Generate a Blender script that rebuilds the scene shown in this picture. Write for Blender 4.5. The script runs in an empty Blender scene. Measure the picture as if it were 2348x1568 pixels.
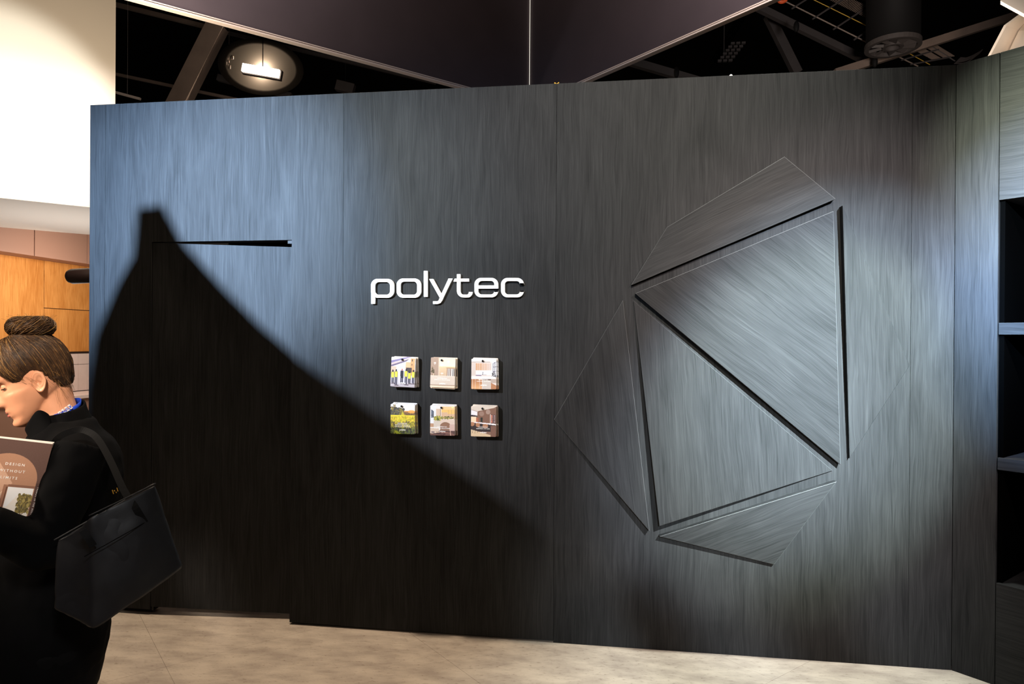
import bpy, bmesh, math, random
import numpy as np
from mathutils import Vector, Matrix, noise
from mathutils.bvhtree import BVHTree

S = bpy.context.scene
COL = S.collection
PI = math.pi
random.seed(7)
rng = np.random.default_rng(7)

# ------------------------------------------------------------------ camera
YAW, PITCH, ROLL, FPX, EYE, DIST = 0.141268, -0.00239064, 0.00675615, 1566.25, 1.56766, 3.53884
FWD = Vector((-math.sin(YAW) * math.cos(PITCH), math.cos(YAW) * math.cos(PITCH), math.sin(PITCH)))
_r0 = Vector((math.cos(YAW), math.sin(YAW), 0))
_u0 = _r0.cross(FWD)
RIGHT = _r0 * math.cos(ROLL) + _u0 * math.sin(ROLL)
UP = -_r0 * math.sin(ROLL) + _u0 * math.cos(ROLL)
EYEP = Vector((0, -DIST, EYE))
cam = bpy.data.cameras.new('camera')
cam.sensor_width = 36.0
cam.lens = FPX * 36.0 / 2348.0
cam.clip_start = 0.05
cam.clip_end = 200
camo = bpy.data.objects.new('camera', cam)
camo.matrix_world = Matrix(((RIGHT.x, UP.x, -FWD.x, EYEP.x), (RIGHT.y, UP.y, -FWD.y, EYEP.y),
                            (RIGHT.z, UP.z, -FWD.z, EYEP.z), (0, 0, 0, 1)))
COL.objects.link(camo)
S.camera = camo


def at(u, v, d):
    return EYEP + d * (FWD + RIGHT * ((u - 1174) / FPX) + UP * ((784 - v) / FPX))


def on_plane(u, v, p0, n):
    dr = at(u, v, 1.0) - EYEP
    t = (Vector(p0) - EYEP).dot(Vector(n)) / dr.dot(Vector(n))
    return EYEP + dr * t


def wall_pt(u, v, y=0.0):
    return on_plane(u, v, (0, y, 0), (0, 1, 0))


# ------------------------------------------------------------------ world, lights, exposure
W = bpy.data.worlds.new('hall_air')
S.world = W
W.use_nodes = True
W.node_tree.nodes['Background'].inputs[0].default_value = (1.0, 0.8, 0.62, 1)
W.node_tree.nodes['Background'].inputs[1].default_value = 0.016
S.view_settings.view_transform = 'Standard'
S.view_settings.look = 'None'
S.view_settings.exposure = 0.0
S.view_settings.gamma = 1.0
S.view_settings.use_curve_mapping = False


def spot(name, loc, aim, watts, color, cone, blend, radius):
    l = bpy.data.lights.new(name, 'SPOT')
    l.energy = watts
    l.color = color
    l.spot_size = math.radians(cone)
    l.spot_blend = blend
    l.shadow_soft_size = radius
    o = bpy.data.objects.new(name, l)
    o.location = loc
    o.rotation_euler = (Vector(aim) - Vector(loc)).to_track_quat('-Z', 'Y').to_euler()
    COL.objects.link(o)
    return o


def area(name, loc, aim, watts, color, sx, sy):
    l = bpy.data.lights.new(name, 'AREA')
    l.shape = 'RECTANGLE'
    l.size = sx
    l.size_y = sy
    l.energy = watts
    l.color = color
    o = bpy.data.objects.new(name, l)
    o.location = loc
    o.rotation_euler = (Vector(aim) - Vector(loc)).to_track_quat('-Z', 'Y').to_euler()
    COL.objects.link(o)
    return o


L1 = Vector((-2.5, -4.0, 3.0))
L2 = Vector((2.1, -3.5, 3.7))


def cspot(name, loc, aim, rgbw, cone, blend, radius):
    m_ = max(rgbw)
    return spot(name, loc, aim, m_, tuple(c / m_ for c in rgbw), cone, blend, radius)


cspot('wash_spot', L1, (-2.3, 0, 2.2), (3190, 4900, 7450), 34, 1.0, 0.014)
cspot('wash_spot_mid', L1, (-1.7, 0, 2.3), (1470, 1655, 1645), 34, 1.0, 0.014)
cspot('wash_spot_wide', L1, (-1.7, 0, 2.2), (146, 290, 510), 56, 1.0, 0.014)
area('hall_fill', (-1.0, -7.0, 5.0), (-1.0, 0, 1.2), 85, (1.0, 0.80, 0.60), 3.0, 3.0)
cspot('brochure_fill', L1, (-0.78, 0, 1.22), (800, 730, 660), 19, 1.0, 0.014)  # extra beam added at the wash lamp to brighten wall and brochures
cspot('relief_spot', L2, (1.1, 0, 1.5), (3600, 5080, 6390), 24, 1.0, 0.012)
cspot('relief_spot_core', L2, (1.0, 0, 1.25), (2180, 2730, 2165), 22, 0.6, 0.012)
cspot('relief_spot_low', L2, (0.68, 0, 1.15), (1950, 2300, 2650), 19, 0.7, 0.012)
cspot('relief_spot_wide', L2, (1.1, 0, 1.5), (1330, 1090, 1080), 36, 1.0, 0.012)
cspot('warm_wall_spot', (0.3, -4.6, 4.2), (0.1, 0, 2.6), (1630, 1548, 1393), 36, 1.0, 0.05)
cspot('aisle_spot', (0.9, -9.0, 3.62), (0.72, 0, 0.28), (2900, 3300, 3600), 15, 1.0, 0.16)
L4 = Vector((-0.6, -3.9, 3.3))
cspot('shelf_spot_top', L4, (2.0, -0.35, 2.4), (4660, 5110, 3830), 18, 1.0, 0.02)
cspot('shelf_spot_mid', L4, (2.0, -0.35, 2.0), (6040, 8240, 11860), 18, 1.0, 0.02)
cspot('shelf_spot_low', L4, (2.0, -0.35, 1.7), (1030, 3000, 6090), 18, 1.0, 0.02)
cspot('floor_beam_left', (-1.7, -0.20, 6.2), (-1.6, -0.75, 0), (1230, 975, 710), 44, 1.0, 0.15)
cspot('floor_beam_right', (1.1, -0.25, 5.6), (0.9, -0.8, 0), (1640, 1740, 1590), 36, 1.0, 0.15)
spot('reader_fill', (-4.0, -4.1, 2.7), (-1.60, -1.98, 1.32), 780, (1.0, 0.84, 0.68), 15, 0.8, 0.15)  # added to brighten the woman's face and her brochure
spot('bag_fill', (0.7, -4.3, 3.1), (-1.28, -2.16, 1.06), 200, (0.95, 0.97, 1.0), 11, 1.0, 0.2)  # added fill so the black bag shows its form
spot('reader_side_fill', (-0.5, -3.9, 3.0), (-1.56, -1.93, 1.40), 420, (1.0, 0.86, 0.72), 13, 0.8, 0.1)  # added to brighten her ear and cheek
for nm_, e_, s_, w_ in (('header_beam_left', Vector((-0.707, -0.707, 0)), 3.4, 490), ('header_beam_right', Vector((0.707, -0.707, 0)), 2.8, 480)):
    hc_ = Vector((-0.94, 4.41, 4.31))
    spot(nm_, hc_ + e_ * s_ + Vector((0, -2.6, 0.1)), hc_ + e_ * (s_ + 1.0) + Vector((0, 0, 0.9)), w_, (1.0, 0.90, 0.88), 100, 1.0, 0.2)
spot('roof_fill', (3.2, 2.2, 4.2), (5.0, 9.0, 8.0), 800, (1.0, 0.9, 0.84), 90, 1.0, 0.4)  # added to brighten the steelwork on the right
spot('roof_fill_left', (-3.2, 3.4, 4.2), (-5.5, 10.0, 7.0), 160, (1.0, 0.84, 0.70), 80, 1.0, 0.4)  # added to brighten the steelwork on the left
lg_ = bpy.data.lights.new('halo_light', 'POINT')  # hidden lamp added to light the dish and imitate a lens halo
lg_.energy = 260
lg_.color = (1.0, 0.84, 0.66)
lg_.shadow_soft_size = 0.05
lo_ = bpy.data.objects.new('halo_light', lg_)
lo_.location = at(600, 158, 13.345)
COL.objects.link(lo_)


# ------------------------------------------------------------------ materials
def srgb(r, g, b):
    f = lambda c: ((c / 255.0) / 12.92 if c / 255.0 <= 0.04045 else (((c / 255.0) + 0.055) / 1.055) ** 2.4)
    return (f(r), f(g), f(b), 1.0)


def lin(arr):
    return np.where(arr <= 0.04045, arr / 12.92, ((arr + 0.055) / 1.055) ** 2.4)


def mat(name, col, rough=0.6, metal=0.0, spec=0.5, var=0.0, scale=30.0, bump=0.0, emit=None, estr=0.0):
    m = bpy.data.materials.new(name)
    m.use_nodes = True
    nt = m.node_tree
    b = nt.nodes['Principled BSDF']
    b.inputs['Roughness'].default_value = rough
    b.inputs['Metallic'].default_value = metal
    b.inputs['Specular IOR Level'].default_value = spec
    b.inputs['Base Color'].default_value = col
    if emit:
        b.inputs['Emission Color'].default_value = emit
        b.inputs['Emission Strength'].default_value = estr
    if var > 0 or bump > 0:
        tc = nt.nodes.new('ShaderNodeTexCoord')
        nz = nt.nodes.new('ShaderNodeTexNoise')
        nz.inputs['Scale'].default_value = scale
        nz.inputs['Detail'].default_value = 5
        nt.links.new(tc.outputs['Object'], nz.inputs['Vector'])
        if var > 0:
            rp = nt.nodes.new('ShaderNodeValToRGB')
            rp.color_ramp.elements[0].position = 0.3
            rp.color_ramp.elements[1].position = 0.7
            rp.color_ramp.elements[0].color = tuple(c * (1 - var) for c in col[:3]) + (1,)
            rp.color_ramp.elements[1].color = tuple(min(1, c * (1 + var)) for c in col[:3]) + (1,)
            nt.links.new(nz.outputs['Fac'], rp.inputs[0])
            nt.links.new(rp.outputs[0], b.inputs['Base Color'])
        if bump > 0:
            bp = nt.nodes.new('ShaderNodeBump')
            bp.inputs['Strength'].default_value = bump
            bp.inputs['Distance'].default_value = 0.002
            nt.links.new(nz.outputs['Fac'], bp.inputs['Height'])
            nt.links.new(bp.outputs[0], b.inputs['Normal'])
    return m


def wood(name, dark, light, rough=0.5, spec=0.3, fine=260.0, broad=9.0):
    """wood laminate; UV in metres, grain along V"""
    m = bpy.data.materials.new(name)
    m.use_nodes = True
    nt = m.node_tree
    N = nt.nodes.new
    Lk = nt.links.new
    b = nt.nodes['Principled BSDF']
    b.inputs['Roughness'].default_value = rough
    b.inputs['Specular IOR Level'].default_value = spec
    uv = N('ShaderNodeUVMap')

    wm = N('ShaderNodeMapping')
    wm.inputs['Scale'].default_value = (9.0, 2.4, 1)
    Lk(uv.outputs[0], wm.inputs[0])
    wn = N('ShaderNodeTexNoise')
    wn.noise_dimensions = '2D'
    wn.inputs['Scale'].default_value = 1.0
    wn.inputs['Detail'].default_value = 3
    Lk(wm.outputs[0], wn.inputs['Vector'])
    ws = N('ShaderNodeVectorMath')
    ws.operation = 'MULTIPLY_ADD'
    ws.inputs[1].default_value = (0.034, 0.0, 0.0)
    Lk(wn.outputs['Fac'], ws.inputs[0])
    Lk(uv.outputs[0], ws.inputs[2])

    def noise_tex(sx, sy, detail, dist, rg=0.55):
        mp = N('ShaderNodeMapping')
        mp.inputs['Scale'].default_value = (sx, sy, 1)
        Lk(ws.outputs[0], mp.inputs[0])
        n = N('ShaderNodeTexNoise')
        n.noise_dimensions = '2D'
        n.inputs['Scale'].default_value = 1.0
        n.inputs['Detail'].default_value = detail
        n.inputs['Roughness'].default_value = rg
        n.inputs['Distortion'].default_value = dist
        Lk(mp.outputs[0], n.inputs['Vector'])
        return n.outputs['Fac']
    a = noise_tex(fine, 4.0, 2, 0.0)           # fine pores
    c = noise_tex(100.0, 2.4, 5, 0.6, 0.62)      # grain lines
    d = noise_tex(broad, 1.0, 4, 1.6)          # broad figure
    e = noise_tex(3.4, 1.6, 3, 0.8)             # clouding

    def mul(x, k):
        q = N('ShaderNodeMath')
        q.operation = 'MULTIPLY'
        Lk(x, q.inputs[0])
        q.inputs[1].default_value = k
        return q.outputs[0]

    def add(x, y):
        q = N('ShaderNodeMath')
        q.operation = 'ADD'
        Lk(x, q.inputs[0])
        Lk(y, q.inputs[1])
        return q.outputs[0]
    t = add(add(mul(a, 0.30), mul(c, 0.34)), add(mul(d, 0.20), mul(e, 0.16)))
    rp = N('ShaderNodeValToRGB')
    rp.color_ramp.elements[0].position = 0.36
    rp.color_ramp.elements[1].position = 0.64
    rp.color_ramp.elements[0].color = dark
    rp.color_ramp.elements[1].color = light
    Lk(t, rp.inputs[0])
    Lk(rp.outputs[0], b.inputs['Base Color'])
    bp = N('ShaderNodeBump')
    bp.inputs['Strength'].default_value = 0.10
    bp.inputs['Distance'].default_value = 0.0006
    Lk(add(mul(a, 0.5), mul(c, 0.5)), bp.inputs['Height'])
    Lk(bp.outputs[0], b.inputs['Normal'])
    return m


M = {}
M['laminate'] = wood('charcoal_laminate', (0.0125, 0.0127, 0.0130, 1), (0.0325, 0.0325, 0.0330, 1), 0.6, 0.08, 300.0, 7.0)
M['oak'] = wood('honey_timber', srgb(178, 106, 40), srgb(228, 160, 88), 0.45, 0.3, 160, 7)
M['edge'] = mat('edge_catchlight', (0.09, 0.09, 0.09, 1), 0.6, spec=0.1)  # paler than the laminate to imitate light caught on panel bevels
M['edge_dim'] = mat('edge_catchlight_dim', (0.05, 0.05, 0.05, 1), 0.6, spec=0.1)  # dimmer version for bevels that look less lit
M['core'] = mat('dark_core', srgb(16, 15, 15), 0.9, spec=0.1)
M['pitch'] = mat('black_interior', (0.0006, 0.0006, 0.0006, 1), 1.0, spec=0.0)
M['white_letter'] = mat('white_acrylic', srgb(248, 246, 243), 0.35)
M['paper'] = mat('white_paper', srgb(238, 230, 222), 0.7, spec=0.2)
M['ink_white'] = mat('white_print', srgb(252, 250, 246), 0.7, spec=0.1)
M['black_metal'] = mat('black_metal', srgb(14, 14, 15), 0.4, 0.5)
M['fabric_header'] = mat('dark_stretch_fabric', srgb(88, 78, 82), 0.85, spec=0.1, var=0.05, scale=3)
M['trim'] = mat('pale_aluminium', srgb(244, 226, 214), 0.5)
M['seam'] = mat('light_leak_seam', srgb(250, 240, 225), 0.6, emit=(1, 0.93, 0.82, 1), estr=0.55)  # emission stands in for light leaking through the header corner
M['ceiling'] = mat('black_ceiling', srgb(20, 19, 19), 0.95, spec=0.05)
M['board'] = mat('halo_surface', srgb(40, 36, 32), 0.95, spec=0.0)  # surface of the added dish that carries the imitated halo
M['steel'] = mat('painted_steel', srgb(120, 104, 94), 0.6, var=0.1, scale=4)
M['steel_dark'] = mat('dark_painted_steel', srgb(60, 55, 55), 0.6, var=0.1, scale=4)
M['black_pipe'] = mat('black_duct', srgb(13, 12, 13), 0.7, spec=0.2)
M['lamp'] = mat('lamp_glow', (1, 1, 1, 1), 0.5, emit=(1.0, 0.86, 0.68, 1), estr=12)
M['glint'] = mat('lamp_glint', (1, 1, 1, 1), 0.5, emit=(1.0, 0.9, 0.8, 1), estr=6)
M['plaster'] = mat('warm_white_paint', srgb(232, 220, 205), 0.7, spec=0.2)
M['cab'] = mat('mushroom_laminate', srgb(160, 122, 104), 0.55, spec=0.3)
M['cab_dark'] = mat('brown_shadowgap', srgb(52, 34, 26), 0.7)
M['splash'] = mat('pale_pink_tile', srgb(222, 200, 192), 0.5, var=0.04, scale=8)
M['brown_gloss'] = mat('dark_brown_tube', srgb(38, 25, 24), 0.45)
M['skin'] = mat('skin', srgb(222, 158, 122), 0.5, spec=0.35, var=0.05, scale=25)
M['lips'] = mat('lips', srgb(176, 96, 84), 0.45)
M['hair'] = mat('brown_hair', srgb(58, 40, 26), 0.5, spec=0.35, var=0.4, scale=60)
M['hair_gold'] = mat('gold_hair', srgb(150, 112, 62), 0.45, spec=0.35, var=0.25, scale=60)
M['hair_mid'] = mat('mid_hair', srgb(92, 64, 38), 0.45, spec=0.35, var=0.3, scale=60)
M['jacket'] = mat('black_jersey', srgb(6, 6, 7), 0.9, spec=0.08, var=0.15, scale=18, bump=0.2)
M['trouser'] = mat('black_twill', srgb(9, 9, 10), 0.9, spec=0.1)
M['leather'] = mat('black_leather', srgb(27, 27, 30), 0.45, spec=0.4, var=0.1, scale=60, bump=0.15)
M['strap'] = mat('black_strap_leather', srgb(11, 11, 12), 0.7, spec=0.12)
M['leather_edge'] = mat('grey_leather_edge', srgb(52, 52, 54), 0.55)
M['blue'] = mat('blue_ribbon', srgb(10, 62, 190), 0.6)
M['gold'] = mat('gold_print', srgb(226, 172, 62), 0.5)
M['pearl'] = mat('silver_stud', srgb(225, 220, 215), 0.25, 0.7)
M['eye'] = mat('eye_white', srgb(225, 215, 210), 0.3)
M['iris'] = mat('iris', srgb(60, 40, 28), 0.3)
M['blue_block'] = mat('grey_block', (0.032, 0.032, 0.033, 1), 0.6, spec=0.1)
M['orange'] = mat('orange_strap', srgb(225, 90, 40), 0.6)
M['yellow'] = mat('yellow_cable', srgb(190, 150, 40), 0.6)


def vcol_mat(name):
    m = bpy.data.materials.new(name)
    m.use_nodes = True
    b = m.node_tree.nodes['Principled BSDF']
    a = m.node_tree.nodes.new('ShaderNodeAttribute')
    a.attribute_name = 'print'
    m.node_tree.links.new(a.outputs['Color'], b.inputs['Base Color'])
    b.inputs['Roughness'].default_value = 0.5
    b.inputs['Specular IOR Level'].default_value = 0.25
    return m


M['print'] = vcol_mat('printed_cover')


def floor_mat():
    m = bpy.data.materials.new('stone_vinyl')
    m.use_nodes = True
    nt = m.node_tree
    N = nt.nodes.new
    Lk = nt.links.new
    b = nt.nodes['Principled BSDF']
    b.inputs['Roughness'].default_value = 0.5
    b.inputs['Specular IOR Level'].default_value = 0.3
    g = N('ShaderNodeNewGeometry')
    mp = N('ShaderNodeMapping')
    mp.inputs['Rotation'].default_value = (0, 0, math.radians(-22))
    mp.inputs['Scale'].default_value = (1.0, 2.4, 1)
    Lk(g.outputs['Position'], mp.inputs[0])
    n1 = N('ShaderNodeTexNoise')
    n1.inputs['Scale'].default_value = 4.2
    n1.inputs['Detail'].default_value = 9
    n1.inputs['Roughness'].default_value = 0.62
    Lk(mp.outputs[0], n1.inputs['Vector'])
    r1 = N('ShaderNodeValToRGB')
    r1.color_ramp.elements[0].position = 0.36
    r1.color_ramp.elements[1].position = 0.62
    r1.color_ramp.elements[0].color = srgb(160, 148, 138)
    r1.color_ramp.elements[1].color = srgb(192, 180, 167)
    Lk(n1.outputs['Fac'], r1.inputs[0])
    n2 = N('ShaderNodeTexNoise')
    n2.inputs['Scale'].default_value = 34
    n2.inputs['Detail'].default_value = 6
    n2.inputs['Roughness'].default_value = 0.7
    Lk(mp.outputs[0], n2.inputs['Vector'])
    r2 = N('ShaderNodeValToRGB')
    r2.color_ramp.elements[0].position = 0.31
    r2.color_ramp.elements[1].position = 0.43
    r2.color_ramp.elements[0].color = (0.52, 0.48, 0.44, 1)
    r2.color_ramp.elements[1].color = (1, 1, 1, 1)
    Lk(n2.outputs['Fac'], r2.inputs[0])
    mx = N('ShaderNodeMix')
    mx.data_type = 'RGBA'
    mx.blend_type = 'MULTIPLY'
    mx.inputs[0].default_value = 1.0
    Lk(r1.outputs[0], mx.inputs[6])
    Lk(r2.outputs[0], mx.inputs[7])
    Lk(mx.outputs[2], b.inputs['Base Color'])
    return m


M['floor'] = floor_mat()


# ------------------------------------------------------------------ object helpers
def tag(o, label=None, cat=None, group=None, kind=None):
    if label:
        o['label'] = label
    if cat:
        o['category'] = cat
    if group:
        o['group'] = group
    if kind:
        o['kind'] = kind
    return o


def empty(name, loc, label=None, cat=None, group=None, kind=None):
    o = bpy.data.objects.new(name, None)
    o.location = loc
    o.empty_display_size = 0.1
    COL.objects.link(o)
    return tag(o, label, cat, group, kind)


def link(name, me, m, parent=None, smooth=False):
    """link a mesh given in world coordinates, keeping it there under its parent"""
    if m is not None and not me.materials:
        me.materials.append(m)
    if smooth:
        me.polygons.foreach_set('use_smooth', [True] * len(me.polygons))
    o = bpy.data.objects.new(name, me)
    COL.objects.link(o)
    if parent is not None:
        o.parent = parent
        if parent.type == 'EMPTY':
            o.matrix_parent_inverse = Matrix.Translation(-Vector(parent.location))
    return o


def mesh(vs, fs, name='m'):
    me = bpy.data.meshes.new(name)
    me.from_pydata([tuple(v) for v in vs], [], fs)
    me.update()
    return me


def bm_mesh(bm, name='m'):
    me = bpy.data.meshes.new(name)
    bmesh.ops.recalc_face_normals(bm, faces=bm.faces)
    bm.to_mesh(me)
    bm.free()
    return me


def add_box(bm, c, ax, ay, az):
    """box from centre and three half-axis vectors"""
    c, ax, ay, az = Vector(c), Vector(ax), Vector(ay), Vector(az)
    v = [bm.verts.new(c + ax * i + ay * j + az * k) for i in (-1, 1) for j in (-1, 1) for k in (-1, 1)]
    for f in ((0, 1, 3, 2), (4, 6, 7, 5), (0, 4, 5, 1), (2, 3, 7, 6), (0, 2, 6, 4), (1, 5, 7, 3)):
        bm.faces.new([v[i] for i in f])
    return v


def box_mesh(c, ax, ay, az, bevel=0.0):
    bm = bmesh.new()
    add_box(bm, c, ax, ay, az)
    bmesh.ops.recalc_face_normals(bm, faces=bm.faces)
    if bevel > 0:
        bmesh.ops.bevel(bm, geom=bm.edges[:], offset=bevel, segments=2, affect='EDGES', profile=0.5)
    return bm_mesh(bm)


def aabb(x0, x1, y0, y1, z0, z1, bevel=0.0):
    return box_mesh(((x0 + x1) / 2, (y0 + y1) / 2, (z0 + z1) / 2), ((x1 - x0) / 2, 0, 0), (0, (y1 - y0) / 2, 0),
                    (0, 0, (z1 - z0) / 2), bevel)


def prism(front, depth_vec, bevel=0.0, front2=None, edge_mat=-1):
    """closed prism from a polygon (list of Vectors) pushed along depth_vec (or per-vertex back list)"""
    bm = bmesh.new()
    a = [bm.verts.new(p) for p in front]
    bk = front2 if front2 else [Vector(p) + Vector(depth_vec) for p in front]
    b = [bm.verts.new(p) for p in bk]
    n = len(a)
    bm.faces.new(a)
    bm.faces.new(list(reversed(b)))
    for i in range(n):
        bm.faces.new([a[i], b[i], b[(i + 1) % n], a[(i + 1) % n]])
    bmesh.ops.recalc_face_normals(bm, faces=bm.faces)
    if bevel > 0:
        fr = [e for e in bm.edges if e.verts[0] in a and e.verts[1] in a]
        bmesh.ops.bevel(bm, geom=fr, offset=bevel, segments=1, affect='EDGES', material=edge_mat)
    bmesh.ops.triangulate(bm, faces=[f for f in bm.faces if len(f.verts) > 4])
    return bm_mesh(bm)


def set_uv(me, ua, va, off=(0, 0)):
    """planar UV in metres"""
    ua, va = Vector(ua), Vector(va)
    lay = me.uv_layers.new(name='UVMap')
    for l in me.loops:
        p = me.vertices[l.vertex_index].co
        lay.data[l.index].uv = (p.dot(ua) + off[0], p.dot(va) + off[1])


def evaluated(me, mods):
    o = bpy.data.objects.new('tmp', me)
    COL.objects.link(o)
    for typ, props in mods:
        md = o.modifiers.new(typ, typ)
        for k, v in props.items():
            setattr(md, k, v)
    dg = bpy.context.evaluated_depsgraph_get()
    dg.update()
    r = bpy.data.meshes.new_from_object(o.evaluated_get(dg))
    bpy.data.objects.remove(o)
    return r


def tube(bm, pts, rads, seg=10, cap=True):
    pts = [Vector(p) for p in pts]
    rings = []
    t0 = (pts[1] - pts[0]).normalized()
    ref = Vector((0, 0, 1)) if abs(t0.z) < 0.9 else Vector((1, 0, 0))
    nrm = t0.cross(ref).normalized()
    for i, p in enumerate(pts):
        t = (pts[min(i + 1, len(pts) - 1)] - pts[max(i - 1, 0)]).normalized()
        nrm = (nrm - t * nrm.dot(t)).normalized()
        bi = t.cross(nrm)
        r = rads[i] if hasattr(rads, '__len__') else rads
        if not hasattr(r, '__len__'):
            r = (r, r)
        rings.append([bm.verts.new(p + nrm * (r[0] * math.cos(2 * PI * k / seg)) + bi * (r[1] * math.sin(2 * PI * k / seg)))
                      for k in range(seg)])
    for a, b in zip(rings, rings[1:]):
        for k in range(seg):
            bm.faces.new([a[k], a[(k + 1) % seg], b[(k + 1) % seg], b[k]])
    if cap:
        bm.faces.new(list(reversed(rings[0])))
        bm.faces.new(rings[-1])
    return rings


def loft(bm, rings, close=True, cap=True):
    vr = [[bm.verts.new(p) for p in r] for r in rings]
    n = len(vr[0])
    for a, b in zip(vr, vr[1:]):
        for k in range(n if close else n - 1):
            bm.faces.new([a[k], a[(k + 1) % n], b[(k + 1) % n], b[k]])
    if cap:
        bm.faces.new(list(reversed(vr[0])))
        bm.faces.new(vr[-1])
    return vr


def smooth_path(pts, n=8):
    """Catmull-Rom"""
    P = [Vector(p) for p in pts]
    P = [P[0] * 2 - P[1]] + P + [P[-1] * 2 - P[-2]]
    out = []
    for i in range(1, len(P) - 2):
        for k in range(n):
            t = k / n
            a, b, c, d = P[i - 1], P[i], P[i + 1], P[i + 2]
            out.append(0.5 * ((2 * b) + (c - a) * t + (2 * a - 5 * b + 4 * c - d) * t * t + (3 * b - a - 3 * c + d) * t ** 3))
    out.append(P[-2])
    return out


X, Y, Z = Vector((1, 0, 0)), Vector((0, 1, 0)), Vector((0, 0, 1))
H = 2.9
XC = 1.6362                                   # the fold between the long wall and the angled wall
T2 = Vector((1, -1, 0)).normalized()          # along the angled wall, towards the camera
N2 = Vector((-1, -1, 0)).normalized()         # its outward normal
CORN = Vector((XC, 0, 0))

# ------------------------------------------------------------------ setting: floor
floor = link('floor', aabb(-11, 7, -7, 10, -0.06, -0.002), M['floor'])
tag(floor, kind='structure')
D1 = Vector((1, -1, 0)).normalized()
D2 = Vector((1, 1, 0)).normalized()
O1, O2 = -2.63 / 2 ** 0.5, -1.535 / 2 ** 0.5     # seam offsets along D2 and D1
for i in range(-3, 5):
    for j in range(-2, 5):
        c2 = O1 + (i + 0.5) * 1.12
        c1 = O2 + (j + 0.5) * 1.79
        c = D2 * c2 + D1 * c1
        if c.y > 1.6 or c.y < -3.2 or c.x < -5.4 or c.x > 3.4:
            continue
        me = box_mesh(c + Vector((0, 0, -0.001)), D1 * (1.79 / 2 - 0.0005), D2 * (1.12 / 2 - 0.0005), Z * 0.001, 0.0004)
        link('floor_tile', me, M['floor'], floor)

# ------------------------------------------------------------------ setting: long wall
DX0, DX1, DH = -2.565, -1.727, 2.11
XL = -2.955
core = bmesh.new()
for (x0, x1, z0, z1) in ((XL, DX0, 0.012, H), (DX1, XC + 0.03, 0.012, H), (DX0, DX1, DH, H)):
    add_box(core, ((x0 + x1) / 2, 0.052, (z0 + z1) / 2), ((x1 - x0) / 2, 0, 0), (0, 0.036, 0), (0, 0, (z1 - z0) / 2 - 0.001))
wall = link('wall_back', bm_mesh(core), M['core'])
tag(wall, kind='structure')
G = 0.0006


def wall_panel(poly, k):
    front = [Vector((x, 0, z)) for x, z in poly]
    me = prism(front, (0, 0.016, 0), 0.0005)
    set_uv(me, X, Z, (k * 3.17, k * 1.73))
    return link('wall_panel', me, M['laminate'], wall)


def rect(x0, x1, z0, z1):
    return [(x0, z0), (x1, z0), (x1, z1), (x0, z1)]


wall_panel(rect(XL, -2.857 - G, 0.03, H), 1)
wall_panel([(-2.857 + G, 0.03), (DX0, 0.03), (DX0, DH), (DX1, DH), (DX1, 0.012), (-1.432 - G, 0.012),
            (-1.432 - G, H), (-2.857 + G, H)], 2)
wall_panel(rect(-1.432 + G, -0.277 - G, 0.010, H), 3)
wall_panel(rect(-0.277 + G, 1.442 - G, 0.0, H), 4)
wall_panel(rect(1.442 + G, XC - 0.001, 0.0, H), 5)

# door, ajar into the store behind
door = empty('door_1', (DX0, 0.004, 0), 'flush charcoal wood-grain door standing slightly ajar in the long wall', None, None, 'structure')
ang = math.radians(4.6)
dd = Vector((math.cos(ang), math.sin(ang), 0))
dn = Vector((-math.sin(ang), math.cos(ang), 0))
hp = Vector((DX0 + 0.003, 0.003, 0))
WD = DX1 - DX0 - 0.004
leaf = [hp + Z * 0.045, hp + dd * WD + Z * 0.030, hp + dd * WD + Z * (DH - 0.030), hp + Z * (DH - 0.004)]
me = prism(leaf, dn * 0.036, 0.001)
set_uv(me, X, Z, (21.3, 4.4))
link('door_leaf', me, M['laminate'], door)
link('door_stop', aabb(DX1 - 0.028, DX1 - 0.002, 0.010, 0.05, DH - 0.018, DH - 0.002), M['blue_block'], door)
hb = bmesh.new()
add_box(hb, (DX0 + 0.012, 0.02, 0.035), (0.006, 0, 0), (0, 0.012, 0), (0, 0, 0.012))
link('floor_hinge', bm_mesh(hb), M['black_metal'], door)
# store behind the door
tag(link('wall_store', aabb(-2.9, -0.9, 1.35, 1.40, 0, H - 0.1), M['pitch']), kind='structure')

# ------------------------------------------------------------------ setting: angled wall + shelving
wr = link('wall_right', box_mesh(CORN + T2 * 0.09 - N2 * 0.05 + Z * (H / 2), T2 * 0.086, N2 * 0.032, Z * (H / 2 - 0.002)), M['core'])
tag(wr, kind='structure')
me = prism([CORN + T2 * s + Z * z for s, z in ((0.001, 0), (0.177, 0), (0.177, H), (0.001, H))], -N2 * 0.016, 0.0005)
set_uv(me, T2, Z, (31, 2))
link('wall_panel', me, M['laminate'], wr)

sh = empty('shelf_unit', CORN + T2 * 0.8, 'charcoal wood-grain open shelving with deep black bays on the angled wall', 'shelving')
S0, S1 = 0.180, 1.55


def shelf_part(name, s0, s1, z0, z1, d0, d1, m, k, horiz=True):
    c = CORN + T2 * ((s0 + s1) / 2) - N2 * ((d0 + d1) / 2) + Z * ((z0 + z1) / 2)
    me = box_mesh(c, T2 * ((s1 - s0) / 2), N2 * ((d1 - d0) / 2), Z * ((z1 - z0) / 2), 0.001)
    if horiz:
        set_uv(me, Z, T2 + N2 * 0.3, (k * 2.3, k * 1.1))
    else:
        set_uv(me, T2 + N2 * 0.5, Z, (k * 2.3, k * 1.1))
    return link(name, me, m, sh)


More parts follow.
